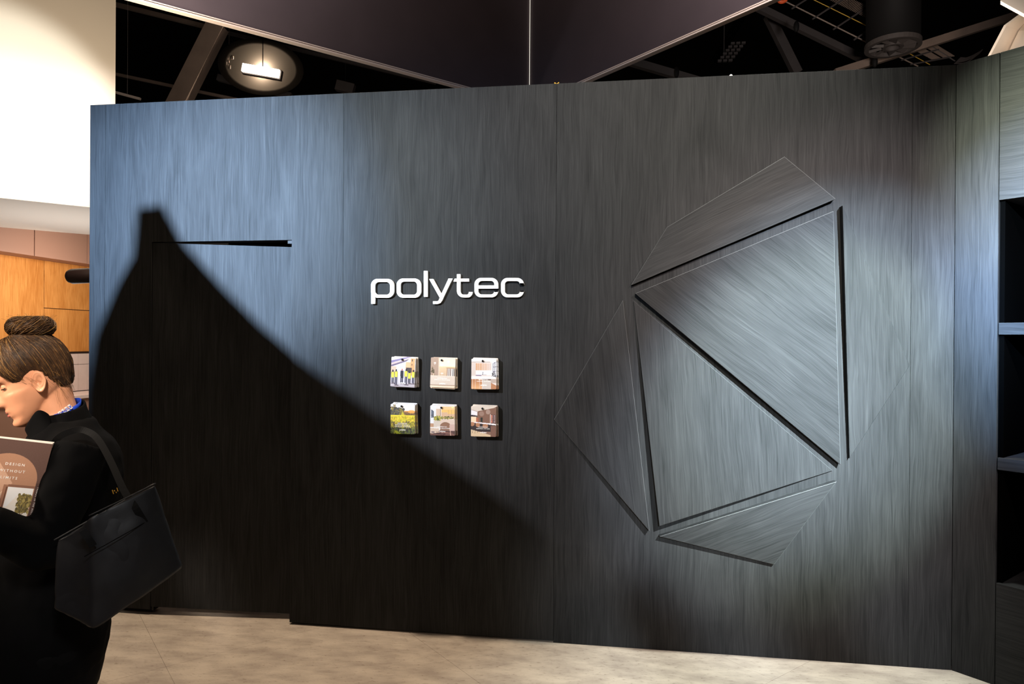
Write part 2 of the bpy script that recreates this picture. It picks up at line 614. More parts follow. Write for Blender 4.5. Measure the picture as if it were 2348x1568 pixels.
shelf_part('top_panel', S0, S1, 2.225, H, 0, 0.42, M['laminate'], 3)
shelf_part('shelf', S0 + 0.001, S1, 1.609, 1.663, 0.003, 0.42, M['laminate'], 5)
shelf_part('shelf', S0 + 0.001, S1, 0.990, 1.045, 0.003, 0.42, M['laminate'], 8)
shelf_part('base_panel', S0, S1, 0.0, 0.47, 0, 0.42, M['laminate'], 11)
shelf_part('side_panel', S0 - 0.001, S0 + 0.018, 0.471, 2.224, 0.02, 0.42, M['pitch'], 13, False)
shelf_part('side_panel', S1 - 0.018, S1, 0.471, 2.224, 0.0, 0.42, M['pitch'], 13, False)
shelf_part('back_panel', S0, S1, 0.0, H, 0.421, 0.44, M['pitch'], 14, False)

# ------------------------------------------------------------------ setting: hall ceiling
tag(link('ceiling', aabb(-22, 22, -8, 30, 12.0, 12.1), M['ceiling']), kind='structure')


# ------------------------------------------------------------------ wall sign
def sp(zx, zy):                # sign drawing units -> point on the wall
    return wall_pt(840 + zx / 5.87, 600 + zy / 5.87, 0)


sign = empty('wall_sign', sp(1100, 475), 'raised white lowercase lettering reading polytec on the long wall', 'sign')


def rrect(x0, y0, x1, y1, r, n=10):
    pts = []
    for cx, cy, a0 in ((x1 - r, y0 + r, -90), (x1 - r, y1 - r, 0), (x0 + r, y1 - r, 90), (x0 + r, y0 + r, 180)):
        for k in range(n + 1):
            a = math.radians(a0 + 90 * k / n)
            pts.append((cx + r * math.cos(a), cy + r * math.sin(a)))
    return pts                 # clockwise in image space, starts at top right, 4*(n+1) points


YF, YB = -0.021, -0.006


PIECE = [0]


def extr(bm, poly):
    """polygon in sign units -> solid letter piece standing off the wall"""
    PIECE[0] += 1
    yf = YF + 0.0004 + 0.0002 * (PIECE[0] % 2)
    a = [bm.verts.new(Vector(sp(*p)) + Vector((0, yf, 0))) for p in poly]
    b = [bm.verts.new(Vector(sp(*p)) + Vector((0, YB, 0))) for p in poly]
    n = len(a)
    bm.faces.new(a)
    bm.faces.new(list(reversed(b)))
    for i in range(n):
        bm.faces.new([a[i], b[i], b[(i + 1) % n], a[(i + 1) % n]])


def band(bm, outer, inner, closed=True):
    n = len(outer)
    fo = [bm.verts.new(sp(*p) + Vector((0, YF, 0))) for p in outer]
    fi = [bm.verts.new(sp(*p) + Vector((0, YF, 0))) for p in inner]
    bo = [bm.verts.new(sp(*p) + Vector((0, YB, 0))) for p in outer]
    bi = [bm.verts.new(sp(*p) + Vector((0, YB, 0))) for p in inner]
    for i in range(n if closed else n - 1):
        j = (i + 1) % n
        bm.faces.new([fo[i], fo[j], fi[j], fi[i]])
        bm.faces.new([bo[j], bo[i], bi[i], bi[j]])
        bm.faces.new([fo[j], fo[i], bo[i], bo[j]])
        bm.faces.new([fi[i], fi[j], bi[j], bi[i]])
    if not closed:
        for k in (0, n - 1):
            bm.faces.new([fo[k], fi[k], bi[k], bo[k]])


def letter(build):
    bm = bmesh.new()
    build(bm)
    bmesh.ops.triangulate(bm, faces=[f for f in bm.faces if len(f.verts) > 4])
    link('letter', bm_mesh(bm), M['white_letter'], sign)


def L_p(bm):
    band(bm, rrect(80, 235, 388, 488, 88), rrect(135, 277, 335, 447, 48))
    extr(bm, [(82, 330), (135, 330), (135, 570), (82, 570)])


def L_o(bm):
    band(bm, rrect(423, 230, 750, 488, 88), rrect(476, 271, 697, 447, 48))


def L_l(bm):
    extr(bm, [(787, 128), (838, 128), (838, 475), (787, 475)])


def L_y(bm):
    extr(bm, [(858, 237), (914, 237), (1022, 437), (1118, 230), (1172, 230), (1048, 492), (1000, 488)])
    arc = [(910, 535), (965, 535), (984, 526), (1000, 488), (1048, 492), (1034, 525), (1010, 556), (975, 571), (910, 572)]
    extr(bm, arc)


def L_t(bm):
    extr(bm, [(1230, 172), (1278, 172), (1278, 400), (1230, 400)])
    extr(bm, [(1200, 232), (1392, 232), (1392, 271), (1183, 271)])
    n = 9
    o, i_ = [], []
    for k in range(n):
        a = math.radians(180 - 90 * k / (n - 1))
        o.append((1318 + 88 * math.cos(a), 396 + 88 * math.sin(a)))
        i_.append((1318 + 40 * math.cos(a), 400 + 45 * math.sin(a)))
    for k in range(n):
        a = math.radians(90 - 90 * k / (n - 1))
        o.append((1378 + 62 * math.cos(a), 410 + 74 * math.sin(a)))
        i_.append((1366 + 24 * math.cos(a), 410 + 35 * math.sin(a)))
    band(bm, o, i_, False)


def open_ring(x0, y0, x1, y1, ro, ix0, iy0, ix1, iy1, ri, end_y, start_y):
    """ring running from the lower right terminal round to the upper right one"""
    O, I = rrect(x0, y0, x1, y1, ro, 10), rrect(ix0, iy0, ix1, iy1, ri, 10)
    seq = list(range(11, 44)) + list(range(0, 11))
    o = [(x1, end_y)] + [O[k] for k in seq]
    i_ = [(ix1, end_y)] + [I[k] for k in seq]
    if start_y:
        o.append((x1, start_y))
        i_.append((ix1, start_y))
    return o, i_


def L_e(bm):
    o, i_ = open_ring(1465, 222, 1783, 482, 88, 1516, 262, 1730, 443, 46, 412, 330)
    band(bm, o, i_, False)
    extr(bm, [(1505, 322), (1783, 322), (1783, 365), (1505, 365)])


def L_c(bm):
    o, i_ = open_ring(1820, 222, 2127, 482, 88, 1872, 264, 2074, 443, 46, 412, 292)
    band(bm, o, i_, False)


for f in (L_p, L_o, L_l, L_y, L_t, L_e, L_c):
    letter(f)

# ------------------------------------------------------------------ faceted relief
relief = empty('wall_relief', (0.6, 0, 0.47), 'large faceted gem-shaped relief of six raised charcoal wood-grain panels', 'wall art')


def facet(pts, ts, grain, label, k, edge='edge'):
    """pts: (x,z) on the wall, ts: how proud each corner stands, grain: angle of grain from vertical"""
    front = [Vector((x, -t, z)) for (x, z), t in zip(pts, ts)]
    back = [Vector((x, -0.0005, z)) for (x, z) in pts]
    me = prism(front, None, 0.0016, back, 1)
    me.materials.append(M['laminate'])
    me.materials.append(M[edge])
    a = math.radians(grain)
    set_uv(me, (math.cos(a), 0, math.sin(a)), (-math.sin(a), 0, math.cos(a)), (k * 1.9, k * 0.83))
    o = link('facet_panel', me, M['laminate'], relief)
    o['label'] = label


facet([(0.851, 2.484), (1.082, 2.264), (0.109, 1.852), (0.285, 2.145)], [0.008, 0.040, 0.030, 0.008], -64,
      'four-sided top panel with grain running along its length', 1)
facet([(1.071, 2.204), (1.117, 0.974), (0.129, 1.809)], [0.044, 0.032, 0.036], 52,
      'bright upper central triangle with diagonal grain', 2)
facet([(0.122, 1.773), (1.088, 0.941), (0.256, 0.643)], [0.012, 0.008, 0.052], 4,
      'lower central triangle with near-vertical grain', 3, 'edge_dim')
facet([(0.068, 1.777), (0.208, 0.612), (-0.279, 1.160)], [0.016, 0.040, 0.010], 7,
      'dark left-hand triangle pointing left', 4, 'edge')
facet([(1.096, 0.894), (0.814, 0.470), (0.257, 0.587)], [0.042, 0.022, 0.036], -66,
      'bottom triangle with slanted grain', 5)
facet([(1.112, 2.230), (1.438, 1.459), (1.161, 1.005)], [0.046, 0.003, 0.022], 2,
      'slim right-hand triangle fading flush into the wall', 6, 'laminate')


# ------------------------------------------------------------------ printed covers (flat print as a colour attribute)
class Canvas:
    def __init__(s, w, h, base):
        s.w, s.h = w, h
        s.gain = 1.0
        s.a = np.ones((h, w, 3)) * (np.array(base) / 255.0)
        s.y, s.x = np.mgrid[0:h, 0:w]
        s.x = (s.x + 0.5) / w
        s.y = (s.y + 0.5) / h

    def put(s, m, c, al=1.0):
        s.a[m] = s.a[m] * (1 - al) + np.array(c) / 255.0 * al

    def rect(s, x0, y0, x1, y1, c, al=1.0):
        s.put((s.x >= x0) & (s.x < x1) & (s.y >= y0) & (s.y < y1), c, al)

    def ell(s, cx, cy, rx, ry, c, al=1.0):
        s.put(((s.x - cx) / rx) ** 2 + ((s.y - cy) / ry) ** 2 <= 1, c, al)

    def poly(s, pts, c, al=1.0):
        ins = np.zeros(s.x.shape, bool)
        n = len(pts)
        for i in range(n):
            x0, y0 = pts[i]
            x1, y1 = pts[(i + 1) % n]
            if y0 == y1:
                continue
            cond = ((y0 > s.y) != (y1 > s.y)) & (s.x < (x1 - x0) * (s.y - y0) / (y1 - y0) + x0)
            ins ^= cond
        s.put(ins, c, al)

    def line(s, x0, y0, x1, y1, wd, c, al=1.0):
        dx, dy = x1 - x0, y1 - y0
        L2 = dx * dx + dy * dy
        t = np.clip(((s.x - x0) * dx + (s.y - y0) * dy) / L2, 0, 1)
        s.put((s.x - x0 - t * dx) ** 2 + (s.y - y0 - t * dy) ** 2 < wd * wd / 4, c, al)

    def vgrad(s, x0, y0, x1, y1, c0, c1):
        m = (s.x >= x0) & (s.x < x1) & (s.y >= y0) & (s.y < y1)
        t = ((s.y - y0) / (y1 - y0))[m][:, None]
        s.a[m] = (np.array(c0) * (1 - t) + np.array(c1) * t) / 255.0

    def grain(s, k):
        s.a = np.clip(s.a + rng.normal(0, k, s.a.shape[:2])[:, :, None], 0, 1)

    def specks(s, x0, y0, x1, y1, n, cols, r0, r1):
        for _ in range(n):
            r = rng.uniform(r0, r1)
            s.ell(rng.uniform(x0, x1), rng.uniform(y0, y1), r, r * rng.uniform(0.7, 1.6), cols[rng.integers(len(cols))])


def cover_crew():
    c = Canvas(84, 98, (214, 205, 205))
    c.rect(0, 0, 1, 0.08, (226, 214, 208))
    c.poly([(0, 0.12), (0.55, 0.0), (0.75, 0.0), (0, 0.2)], (130, 118, 160))
    c.poly([(0, 0.20), (0.75, 0.03), (0.75, 0.06), (0, 0.28)], (196, 178, 176))
    c.poly([(0, 0.27), (0.72, 0.05), (0.62, 0.13), (0, 0.33)], (112, 98, 124))
    c.poly([(0.25, 0.27), (0.62, 0.14), (0.62, 0.5), (0.25, 0.5)], (236, 240, 255))
    c.line(0.25, 0.33, 0.62, 0.33, 0.012, (140, 140, 165))
    c.line(0.25, 0.44, 0.62, 0.44, 0.010, (200, 205, 225))
    c.rect(0, 0.32, 0.22, 0.62, (206, 178, 160))
    c.rect(0.60, 0.15, 0.86, 0.42, (216, 176, 136))
    c.rect(0.80, 0.02, 0.98, 0.60, (214, 160, 112))
    c.rect(0.84, 0.05, 0.88, 0.12, (60, 50, 46))
    c.rect(0.84, 0.20, 0.865, 0.27, (60, 50, 46))
    c.rect(0.62, 0.34, 0.86, 0.50, (78, 66, 66))
    c.rect(0, 0.60, 1, 1, (206, 200, 208))
    c.vgrad(0, 0.86, 1, 1, (204, 196, 204), (176, 166, 172))
    for x, y, h, vest in ((0.08, 0.45, 0.42, 1), (0.22, 0.43, 0.50, 1), (0.46, 0.40, 0.47, 0), (0.63, 0.40, 0.50, 1),
                          (0.77, 0.46, 0.40, 1), (0.93, 0.42, 0.44, 1)):
        c.ell(x + 0.03, y + h + 0.02, 0.10, 0.02, (106, 92, 100))
        c.ell(x, y + 0.02, 0.035, 0.04, (46, 40, 46) if vest else (196, 120, 110))
        c.rect(x - 0.065, y + 0.05, x + 0.065, y + 0.24, (40, 40, 54))
        if vest:
            c.rect(x - 0.055, y + 0.06, x + 0.05, y + 0.24, (226, 220, 78))
        c.rect(x - 0.05, y + 0.24, x - 0.006, y + h, (48, 46, 72))
        c.rect(x + 0.006, y + 0.24, x + 0.05, y + h, (44, 42, 62))
        if not vest:
            c.rect(x - 0.06, y + 0.2, x + 0.06, y + 0.30, (36, 40, 52))
    return c


def cover_robe():
    c = Canvas(84, 98, (226, 210, 192))
    c.rect(0, 0, 0.34, 0.6, (172, 146, 128))
    c.rect(0.31, 0, 0.345, 0.6, (206, 184, 162))
    c.vgrad(0.36, 0, 1, 0.3, (238, 218, 192), (230, 218, 204))
    c.rect(0.36, 0.29, 1, 0.32, (236, 206, 160))
    c.vgrad(0.36, 0.32, 0.66, 0.6, (226, 194, 156), (206, 178, 148))
    c.rect(0.66, 0.32, 1, 0.6, (204, 170, 136))
    c.line(0.62, 0.335, 1, 0.335, 0.012, (130, 98, 70))
    for k, col in enumerate([(150, 124, 110), (244, 236, 230), (66, 60, 64), (232, 220, 210), (110, 90, 84), (224, 206, 196),
                             (246, 238, 230), (84, 74, 74), (238, 226, 216), (70, 62, 64)]):
        c.rect(0.67 + k * 0.032, 0.36, 0.70 + k * 0.032, 0.6, col)
    c.rect(0, 0.6, 1, 1, (218, 202, 186))
    c.rect(0, 0.6, 1, 0.617, (246, 232, 216))
    c.rect(0, 0.905, 1, 0.925, (150, 118, 96))
    c.rect(0, 0.925, 1, 1, (240, 216, 190))
    for _ in range(60):
        c.ell(0.10 + rng.normal(0, 0.035), 0.45 + rng.normal(0, 0.06), 0.014, 0.014, (96, 84, 60))
    c.rect(0.11, 0.53, 0.145, 0.6, (230, 200, 168))
    for x, y in ((0.17, 0.18), (0.72, 0.12), (0.45, 0.23), (0.47, 0.52)):
        c.ell(x, y, 0.05, 0.025, (240, 230, 226), 0.8)
        c.ell(x, y + 0.05, 0.012, 0.02, (240, 230, 226), 0.8)
    return c


def cover_kitchen():
    c = Canvas(84, 98, (224, 212, 206))
    c.rect(0, 0, 1, 0.1, (230, 220, 216))
    c.rect(0, 0.09, 0.75, 0.11, (176, 160, 152))
    c.rect(0, 0.11, 0.18, 0.55, (212, 198, 190))
    for k in range(9):
        t = k / 8
        c.rect(0.18 + k * 0.068, 0.14, 0.18 + (k + 1) * 0.068 - 0.008, 0.38, (206 + 8 * t, 158 + 36 * t, 118 + 66 * t))
    c.rect(0.18, 0.38, 0.82, 0.53, (238, 236, 240))
    c.line(0.47, 0.43, 0.45, 0.52, 0.02, (80, 74, 84))
    c.line(0.42, 0.525, 0.6, 0.525, 0.014, (96, 88, 96))
    c.rect(0.18, 0.53, 0.4, 0.565, (120, 98, 128))
    c.rect(0.4, 0.53, 0.82, 0.58, (226, 214, 208))
    c.rect(0.82, 0.08, 1, 0.6, (244, 244, 255))
    for p in ((0.87, 0.14, 0.87, 0.6), (0.94, 0.12, 0.94, 0.56), (0.87, 0.14, 1, 0.09), (0.87, 0.27, 1, 0.25), (0.87, 0.41, 1, 0.40)):
        c.line(*p, 0.016, (70, 62, 84))
    c.specks(0.82, 0.45, 0.98, 0.6, 26, [(70, 70, 72), (98, 96, 98)], 0.012, 0.022)
    c.rect(0, 0.58, 0.92, 0.655, (246, 240, 238))
    c.ell(0.90, 0.617, 0.06, 0.038, (246, 240, 238))
    for k in range(8):
        c.vgrad(k * 0.055, 0.67, k * 0.055 + 0.049, 1, (176, 118, 78), (230, 176, 126))
    c.rect(0.44, 0.67, 0.78, 1, (206, 194, 184))
    c.rect(0.44, 0.66, 0.8, 0.70, (112, 92, 84))
    c.rect(0.78, 0.66, 1, 0.8, (186, 168, 156))
    c.poly([(0.78, 0.78), (1, 0.88), (1, 1), (0.78, 1)], (190, 134, 96))
    for k in range(5):
        c.line(0.8, 0.8 + k * 0.05, 1.0, 0.9 + k * 0.05, 0.01, (150, 102, 72))
    return c


def cover_field():
    c = Canvas(84, 98, (240, 238, 246))
    c.vgrad(0, 0, 1, 0.25, (238, 238, 246), (248, 240, 232))
    c.specks(0, 0.14, 0.55, 0.38, 240, [(86, 84, 78), (104, 100, 80), (74, 74, 72), (140, 128, 70)], 0.02, 0.045)
    c.vgrad(0.55, 0.22, 1, 0.38, (240, 170, 90), (112, 92, 78))
    c.specks(0.5, 0.28, 1, 0.38, 60, [(120, 98, 72), (150, 110, 70), (100, 86, 74)], 0.012, 0.03)
    c.ell(0.86, 0.25, 0.14, 0.06, (252, 178, 92), 0.8)
    c.poly([(0.42, 0.38), (0.5, 0.22), (0.58, 0.38)], (206, 192, 64))
    c.specks(0, 0.02, 0.2, 0.16, 20, [(110, 96, 70), (170, 150, 90)], 0.01, 0.022)
    c.vgrad(0, 0.37, 1, 1, (240, 226, 66), (104, 110, 58))
    c.specks(0, 0.40, 1, 0.66, 420, [(244, 230, 74), (222, 204, 58), (178, 160, 48), (240, 200, 70)], 0.010, 0.024)
    c.specks(0, 0.58, 1, 0.86, 420, [(150, 146, 60), (180, 160, 66), (110, 100, 66), (210, 190, 70), (96, 84, 70)], 0.010, 0.026)
    c.specks(0, 0.80, 1, 1.0, 300, [(78, 80, 60), (92, 106, 64), (64, 60, 60), (120, 130, 60)], 0.012, 0.028)
    c.specks(0.15, 0.9, 0.4, 1.0, 30, [(176, 186, 52)], 0.012, 0.03)
    return c


def cover_office():
    c = Canvas(84, 98, (240, 236, 232))
    c.rect(0, 0, 0.24, 0.62, (238, 240, 242))
    c.poly([(0.03, 0.14), (0.13, 0.19), (0.13, 0.40), (0.03, 0.42)], (112, 122, 138))
    for p in ((0.03, 0.14, 0.13, 0.19), (0.13, 0.19, 0.13, 0.40), (0.03, 0.33, 0.13, 0.32), (0.08, 0.17, 0.08, 0.41)):
        c.line(*p, 0.014, (52, 50, 58))
    c.rect(0.24, 0.11, 0.42, 0.45, (222, 196, 172))
    c.rect(0.41, 0.11, 0.43, 0.45, (136, 100, 76))
    c.rect(0.45, 0.03, 1, 0.13, (244, 206, 150))
    c.rect(0.45, 0.13, 1, 0.28, (244, 200, 118))
    c.rect(0.45, 0.22, 0.70, 0.45, (224, 186, 152))
    c.rect(0.70, 0.28, 1, 0.45, (222, 184, 152))
    c.ell(0.9, 0.05, 0.05, 0.03, (255, 236, 170))
    for k in range(5):
        c.line(0.5 + k * 0.12, 0.14, 0.5 + k * 0.12, 0.45, 0.01, (196, 156, 116))
    c.rect(0.14, 0.46, 1, 0.72, (226, 204, 188))
    c.rect(0.14, 0.49, 0.40, 0.72, (216, 204, 190))
    c.specks(0.16, 0.36, 0.42, 0.49, 90, [(206, 196, 84), (130, 138, 66), (86, 96, 54), (178, 170, 80)], 0.012, 0.026)
    c.specks(0.42, 0.36, 0.98, 0.44, 90, [(150, 146, 76), (96, 100, 58), (190, 176, 100)], 0.010, 0.022)
    c.ell(0.62, 0.70, 0.22, 0.15, (150, 112, 90))
    c.rect(0.40, 0.72, 0.9, 0.86, (150, 116, 98))
    c.rect(0.78, 0.62, 1, 0.86, (214, 182, 170))
    c.rect(0, 0.60, 0.14, 0.72, (196, 156, 126))
    c.rect(0, 0.76, 0.36, 0.94, (218, 196, 176))
    c.rect(0.05, 0.88, 0.18, 0.91, (66, 50, 76))
    c.rect(0.36, 0.84, 1, 1, (96, 72, 68))
    c.rect(0, 0.94, 1, 1, (112, 82, 74))
    for k in range(16):
        y = rng.uniform(0.88, 1)
        c.line(rng.uniform(0.1, 0.7), y, rng.uniform(0.5, 1), y + 0.01, 0.012, (148, 104, 92) if k % 2 else (76, 54, 56))
    c.line(0.82, 0.84, 0.83, 0.99, 0.025, (222, 190, 168))
    return c


def cover_bar():
    c = Canvas(84, 98, (140, 108, 92))
    c.poly([(0, 0), (1, 0), (0.92, 0.04), (0.27, 0.17), (0, 0.11)], (220, 206, 192))
    c.poly([(0.27, 0.16), (1, 0.03), (1, 0.62), (0.27, 0.62)], (132, 98, 82))
    c.ell(0.42, 0.24, 0.10, 0.08, (168, 140, 126), 0.7)
    c.ell(0.68, 0.18, 0.09, 0.08, (186, 162, 150), 0.7)
    for x in (0.38, 0.5, 0.62, 0.76, 0.88):
        c.line(x, 0.12, x, 0.62, 0.008, (100, 74, 62))
    c.poly([(0, 0.12), (0.25, 0.18), (0.25, 0.31), (0, 0.28)], (240, 236, 238))
    c.poly([(0, 0.28), (0.25, 0.31), (0.25, 0.36), (0, 0.35)], (66, 54, 56))
    c.rect(0, 0.35, 0.22, 0.52, (246, 218, 184))
    c.rect(0.20, 0.38, 0.30, 0.52, (178, 106, 78))
    c.rect(0.38, 0.37, 0.47, 0.52, (50, 52, 46))
    c.rect(0.76, 0.26, 0.785, 0.55, (236, 222, 212))
    c.rect(0.79, 0.27, 0.98, 0.55, (104, 78, 78))
    for k in range(4):
        c.ell(0.83, 0.31 + k * 0.065, 0.03, 0.025, (232, 150, 122))
        c.ell(0.93, 0.31 + k * 0.065, 0.03, 0.014, (190, 172, 170))
    c.rect(0, 0.56, 1, 0.84, (58, 48, 48))
    c.poly([(0, 0.51), (1, 0.57), (1, 0.62), (0, 0.54)], (246, 240, 242))
    for x, y, r in ((0.05, 0.59, 0.09), (0.27, 0.62, 0.085), (0.57, 0.65, 0.11)):
        c.ell(x, y, r, 0.07, (180, 128, 96))
        c.rect(x - r, y - 0.06, x + r, y - 0.045, (206, 158, 118))
    c.poly([(0, 0.77), (0.8, 0.95), (0.8, 1), (0, 1)], (222, 196, 160))
    for x in (0.08, 0.18, 0.28, 0.42, 0.52):
        c.line(x, 0.76, x - 0.02, 0.90, 0.010, (70, 56, 50))
    c.rect(0.78, 0.63, 1, 1, (128, 94, 80))
    return c


def print_mesh(c, w, h, origin, ax, ay, round_r=0.0):
    """grid quad carrying the print; origin = top-left corner, ax = right, ay = down (unit vectors)"""
    W_, H_ = c.w, c.h
    vs = []
    for j in range(H_ + 1):
        for i in range(W_ + 1):
            x, y = w * i / W_, h * j / H_
            if round_r > 0:
                cx = min(max(x, round_r), w - round_r)
                cy = min(max(y, round_r), h - round_r)
                dx, dy = x - cx, y - cy
                L = math.hypot(dx, dy)
                if dx != 0 and dy != 0 and L > round_r:
                    x, y = cx + dx * round_r / L, cy + dy * round_r / L
            vs.append(origin + ax * x + ay * y)
    fs = [(j * (W_ + 1) + i, (j + 1) * (W_ + 1) + i, (j + 1) * (W_ + 1) + i + 1, j * (W_ + 1) + i + 1)
          for j in range(H_) for i in range(W_)]
    me = mesh(vs, fs)
    at_ = me.color_attributes.new('print', 'FLOAT_COLOR', 'CORNER')
    col = np.clip(lin(np.clip(c.a, 0, 1)).reshape(-1, 3) * c.gain, 0, 0.95)
    rgba = np.ones((len(col), 4))
    rgba[:, :3] = col
    at_.data.foreach_set('color', np.repeat(rgba, 4, axis=0).ravel())
    return me


def text_mesh(s, size, origin, ax, ay, align='CENTER', spacing=1.0, bold=0.0):
    """flat lettering; ax right, ay down"""
    cu = bpy.data.curves.new('t', 'FONT')
    cu.body = s
    cu.size = size
    cu.align_x = align
    cu.space_character = spacing
    cu.offset = bold
    cu.resolution_u = 2
    cu.extrude = 0.00015
    o = bpy.data.objects.new('t', cu)
    COL.objects.link(o)
    dg = bpy.context.evaluated_depsgraph_get()
    me = bpy.data.meshes.new_from_object(o.evaluated_get(dg))
    bpy.data.objects.remove(o)
    up = -ay
    nz = ax.cross(up)
    me.transform(Matrix(((ax.x, up.x, nz.x, origin.x), (ax.y, up.y, nz.y, origin.y), (ax.z, up.z, nz.z, origin.z), (0, 0, 0, 1))))
    return me


def join_meshes(ms):
    bm = bmesh.new()
    for m_ in ms:
        bm.from_mesh(m_)
    me = bpy.data.meshes.new('j')
    bm.to_mesh(me)
    bm.free()
    return me


BW, BH, BT = 0.132, 0.156, 0.0095
slots = [(-1.070, 1.396, cover_crew, None, 'a crew of people in yellow vests', 'upper left'),
         (-0.857, 1.395, cover_robe, ['COMMERCIAL', 'SURFACE SOLUTIONS'], 'a beige wardrobe with hanging clothes', 'upper middle'),
         (-0.639, 1.393, cover_kitchen, ['RESIDENTIAL', 'SURFACE SYSTEMS'], 'a pale timber kitchen and round-ended bench', 'upper right'),
         (-1.072, 1.150, cover_field, ['RESPONSIBLE', 'MANUFACTURING &', 'CIRCULAR THINKING'], 'a sunlit yellow field with dark trees', 'lower left'),
         (-0.857, 1.147, cover_office, ['COMMERCIAL', 'SURFACE SOLUTIONS'], 'a curved planter bench in a cream office', 'lower middle'),
         (-0.639, 1.147, cover_bar, ['RESIDENTIAL', 'SURFACE SYSTEMS'], 'a dark walnut bar with tan stools', 'lower right')]
NB = 4
for si, (bx, bz, fn, txt, what, place) in enumerate(slots):
    cv = fn()
    cv.grain(0.012)
    cv.gain = 0.92
    cme = print_mesh(cv, BW, BH, Vector((-BW / 2, -BT / 2 - 0.0003, BH / 2)), X, -Z, 0.004)
    cme.materials.append(M['print'])
    ol = rrect(-BW / 2, -BH / 2, BW / 2, BH / 2, 0.004, 3)
    pme = prism([Vector((x, -BT / 2, z)) for x, z in ol], (0, BT, 0))
    pme.materials.append(M['paper'])
    tms = []
    n = len(txt) if txt else 0
    y0 = {1: 0.66, 2: 0.70, 3: 0.66}.get(n, 0.7)
    if si == 4:
        y0 = 0.72
    if si == 5:
        y0 = 0.70
    for k in range(n):
        tms.append(text_mesh(txt[k], 0.0066, Vector((-0.002, -BT / 2 - 0.0008, BH / 2 - BH * (y0 + 0.055 * k))), X, -Z, 'CENTER', 1.35, 0.00018))
    tms.append(text_mesh('polytec', 0.0105, Vector((0, -BT / 2 - 0.0008, BH / 2 - BH * 0.885)), X, -Z, 'CENTER', 1.05, 0.0003))
    tme = join_meshes(tms)
    tme.materials.append(M['ink_white'])
    lay = [(0.004, 0.002, 0.4), (-0.002, 0.004, -1.1), (0.005, -0.004, 1.4), (0.0, 0.001, -0.6), (-0.003, -0.001, 0.0)]
    if si == 0:
        lay = [(0.006, 0.003, -1.5), (0.004, -0.004, 1.2), (0.002, 0.003, -1.8), (-0.001, -0.002, -1.0), (-0.005, 0.0, -2.2)]
    if si == 1:
        lay = [(0.003, -0.004, 0.6), (0.000, 0.002, -1.2), (0.004, -0.005, 1.0), (-0.003, -0.005, -1.8), (-0.003, 0.001, -1.4)]
    for k in range(NB):
        dx, dz, rot = lay[k + 1]
        yk = -0.012 - BT / 2 - k * (BT + 0.0012)
        front = k == NB - 1
        lab = (('brochure against the wall, last behind %s', 'brochure second from the wall behind %s',
                'brochure tucked directly behind %s', 'front brochure showing %s')[k]) % what
        b = empty('brochure', (bx + dx, yk, bz + dz), lab, 'brochure', 'front brochures of the six wall stacks' if front else 'brochures behind the one showing %s' % what)
        b.rotation_euler = (0, math.radians(-rot), 0)
        for nm, d_ in (('pages', pme), ('cover', cme)) + ((('cover_text', tme),) if front else ()):
            o = bpy.data.objects.new(nm, d_)
            COL.objects.link(o)
            o.parent = b
    pb = bmesh.new()
    pz = bz + BH / 2 - 0.013
    px = bx - 0.008
    tube(pb, [(px, -0.0005, pz), (px, -0.060, pz + 0.002)], 0.0028, 10)
    tube(pb, [(px, -0.060, pz + 0.002), (px, -0.0630, pz + 0.002), (px, -0.0650, pz + 0.002)], [0.0050, 0.0056, 0.0034], 12)
    tag(link('display_peg', bm_mesh(pb), M['black_metal'], None, True),
        'small black peg holding the brochures showing %s' % what, 'peg', 'brochure pegs')

# ------------------------------------------------------------------ hanging header overhead
HC = at(1214, 243, 8.0)
hd = empty('hanging_header', HC, 'dark fabric banner frame hung overhead, its inner corner above the long wall', 'banner')
DLh, DRh = Vector((-1, -1, 0)).normalized(), Vector((1, -1, 0)).normalized()
HL, HH = 9.0, 2.6
for d_, inn in ((DLh, DRh), (DRh, DLh)):
    c = HC + d_ * (HL / 2 + 0.012) - inn * 0.03 + Z * (HH / 2 + 0.03)
    link('fabric_panel', box_mesh(c, d_ * (HL / 2), inn * 0.025, Z * (HH / 2)), M['fabric_header'], hd)
    for zz, h_, off in ((0.003, 0.007, 0.008), (0.024, 0.005, 0.002)):
        c = HC + d_ * (HL / 2) + Z * zz - inn * (0.028 - off)
        link('edge_trim', box_mesh(c, d_ * (HL / 2 + 0.004), inn * 0.03, Z * h_, 0.001), M['trim'], hd)
link('corner_seam', box_mesh(HC + Z * (HH / 2 + 0.03) + Vector((0, -0.012, 0)), X * 0.004, Y * 0.008, Z * (HH / 2)), M['seam'], hd)


# ------------------------------------------------------------------ roof steelwork of the hall
def beam(name, uv0, d0, uv1, d1, wd, th, m, label, cat='beam', group=None, parent=None, rod=False):
    a, b = at(*uv0, d0), at(*uv1, d1)
    t = (b - a).normalized()
    sidev = t.cross(FWD).normalized()
    dv = sidev.cross(t).normalized()
    bm_ = bmesh.new()
    add_box(bm_, (a + b) / 2, t * ((b - a).length / 2), sidev * (wd / 2), dv * (th / 2))
    if name in ('conduit', 'junction_box', 'roof_fitting'):     # thin hanger up to the roof
        q_ = (a + b) / 2
        add_box(bm_, Vector((q_.x, q_.y, (q_.z + 12) / 2)), X * 0.001, Y * 0.001, Z * ((12 - q_.z) / 2))
    me = bm_mesh(bm_)
    o = link(name, me, m, parent)
    if label:
        tag(o, label, cat, group)
    return o


RB = 'roof members of the dark hall'
bw = 1.0 / FPX


def bpx(name, p0, p1, wpx, d, m, label, cat='beam', d1=None):
    return beam(name, p0, d, p1, d1 or d, wpx * bw * d, wpx * bw * d * 0.7 + 0.02, m, label, cat, RB)


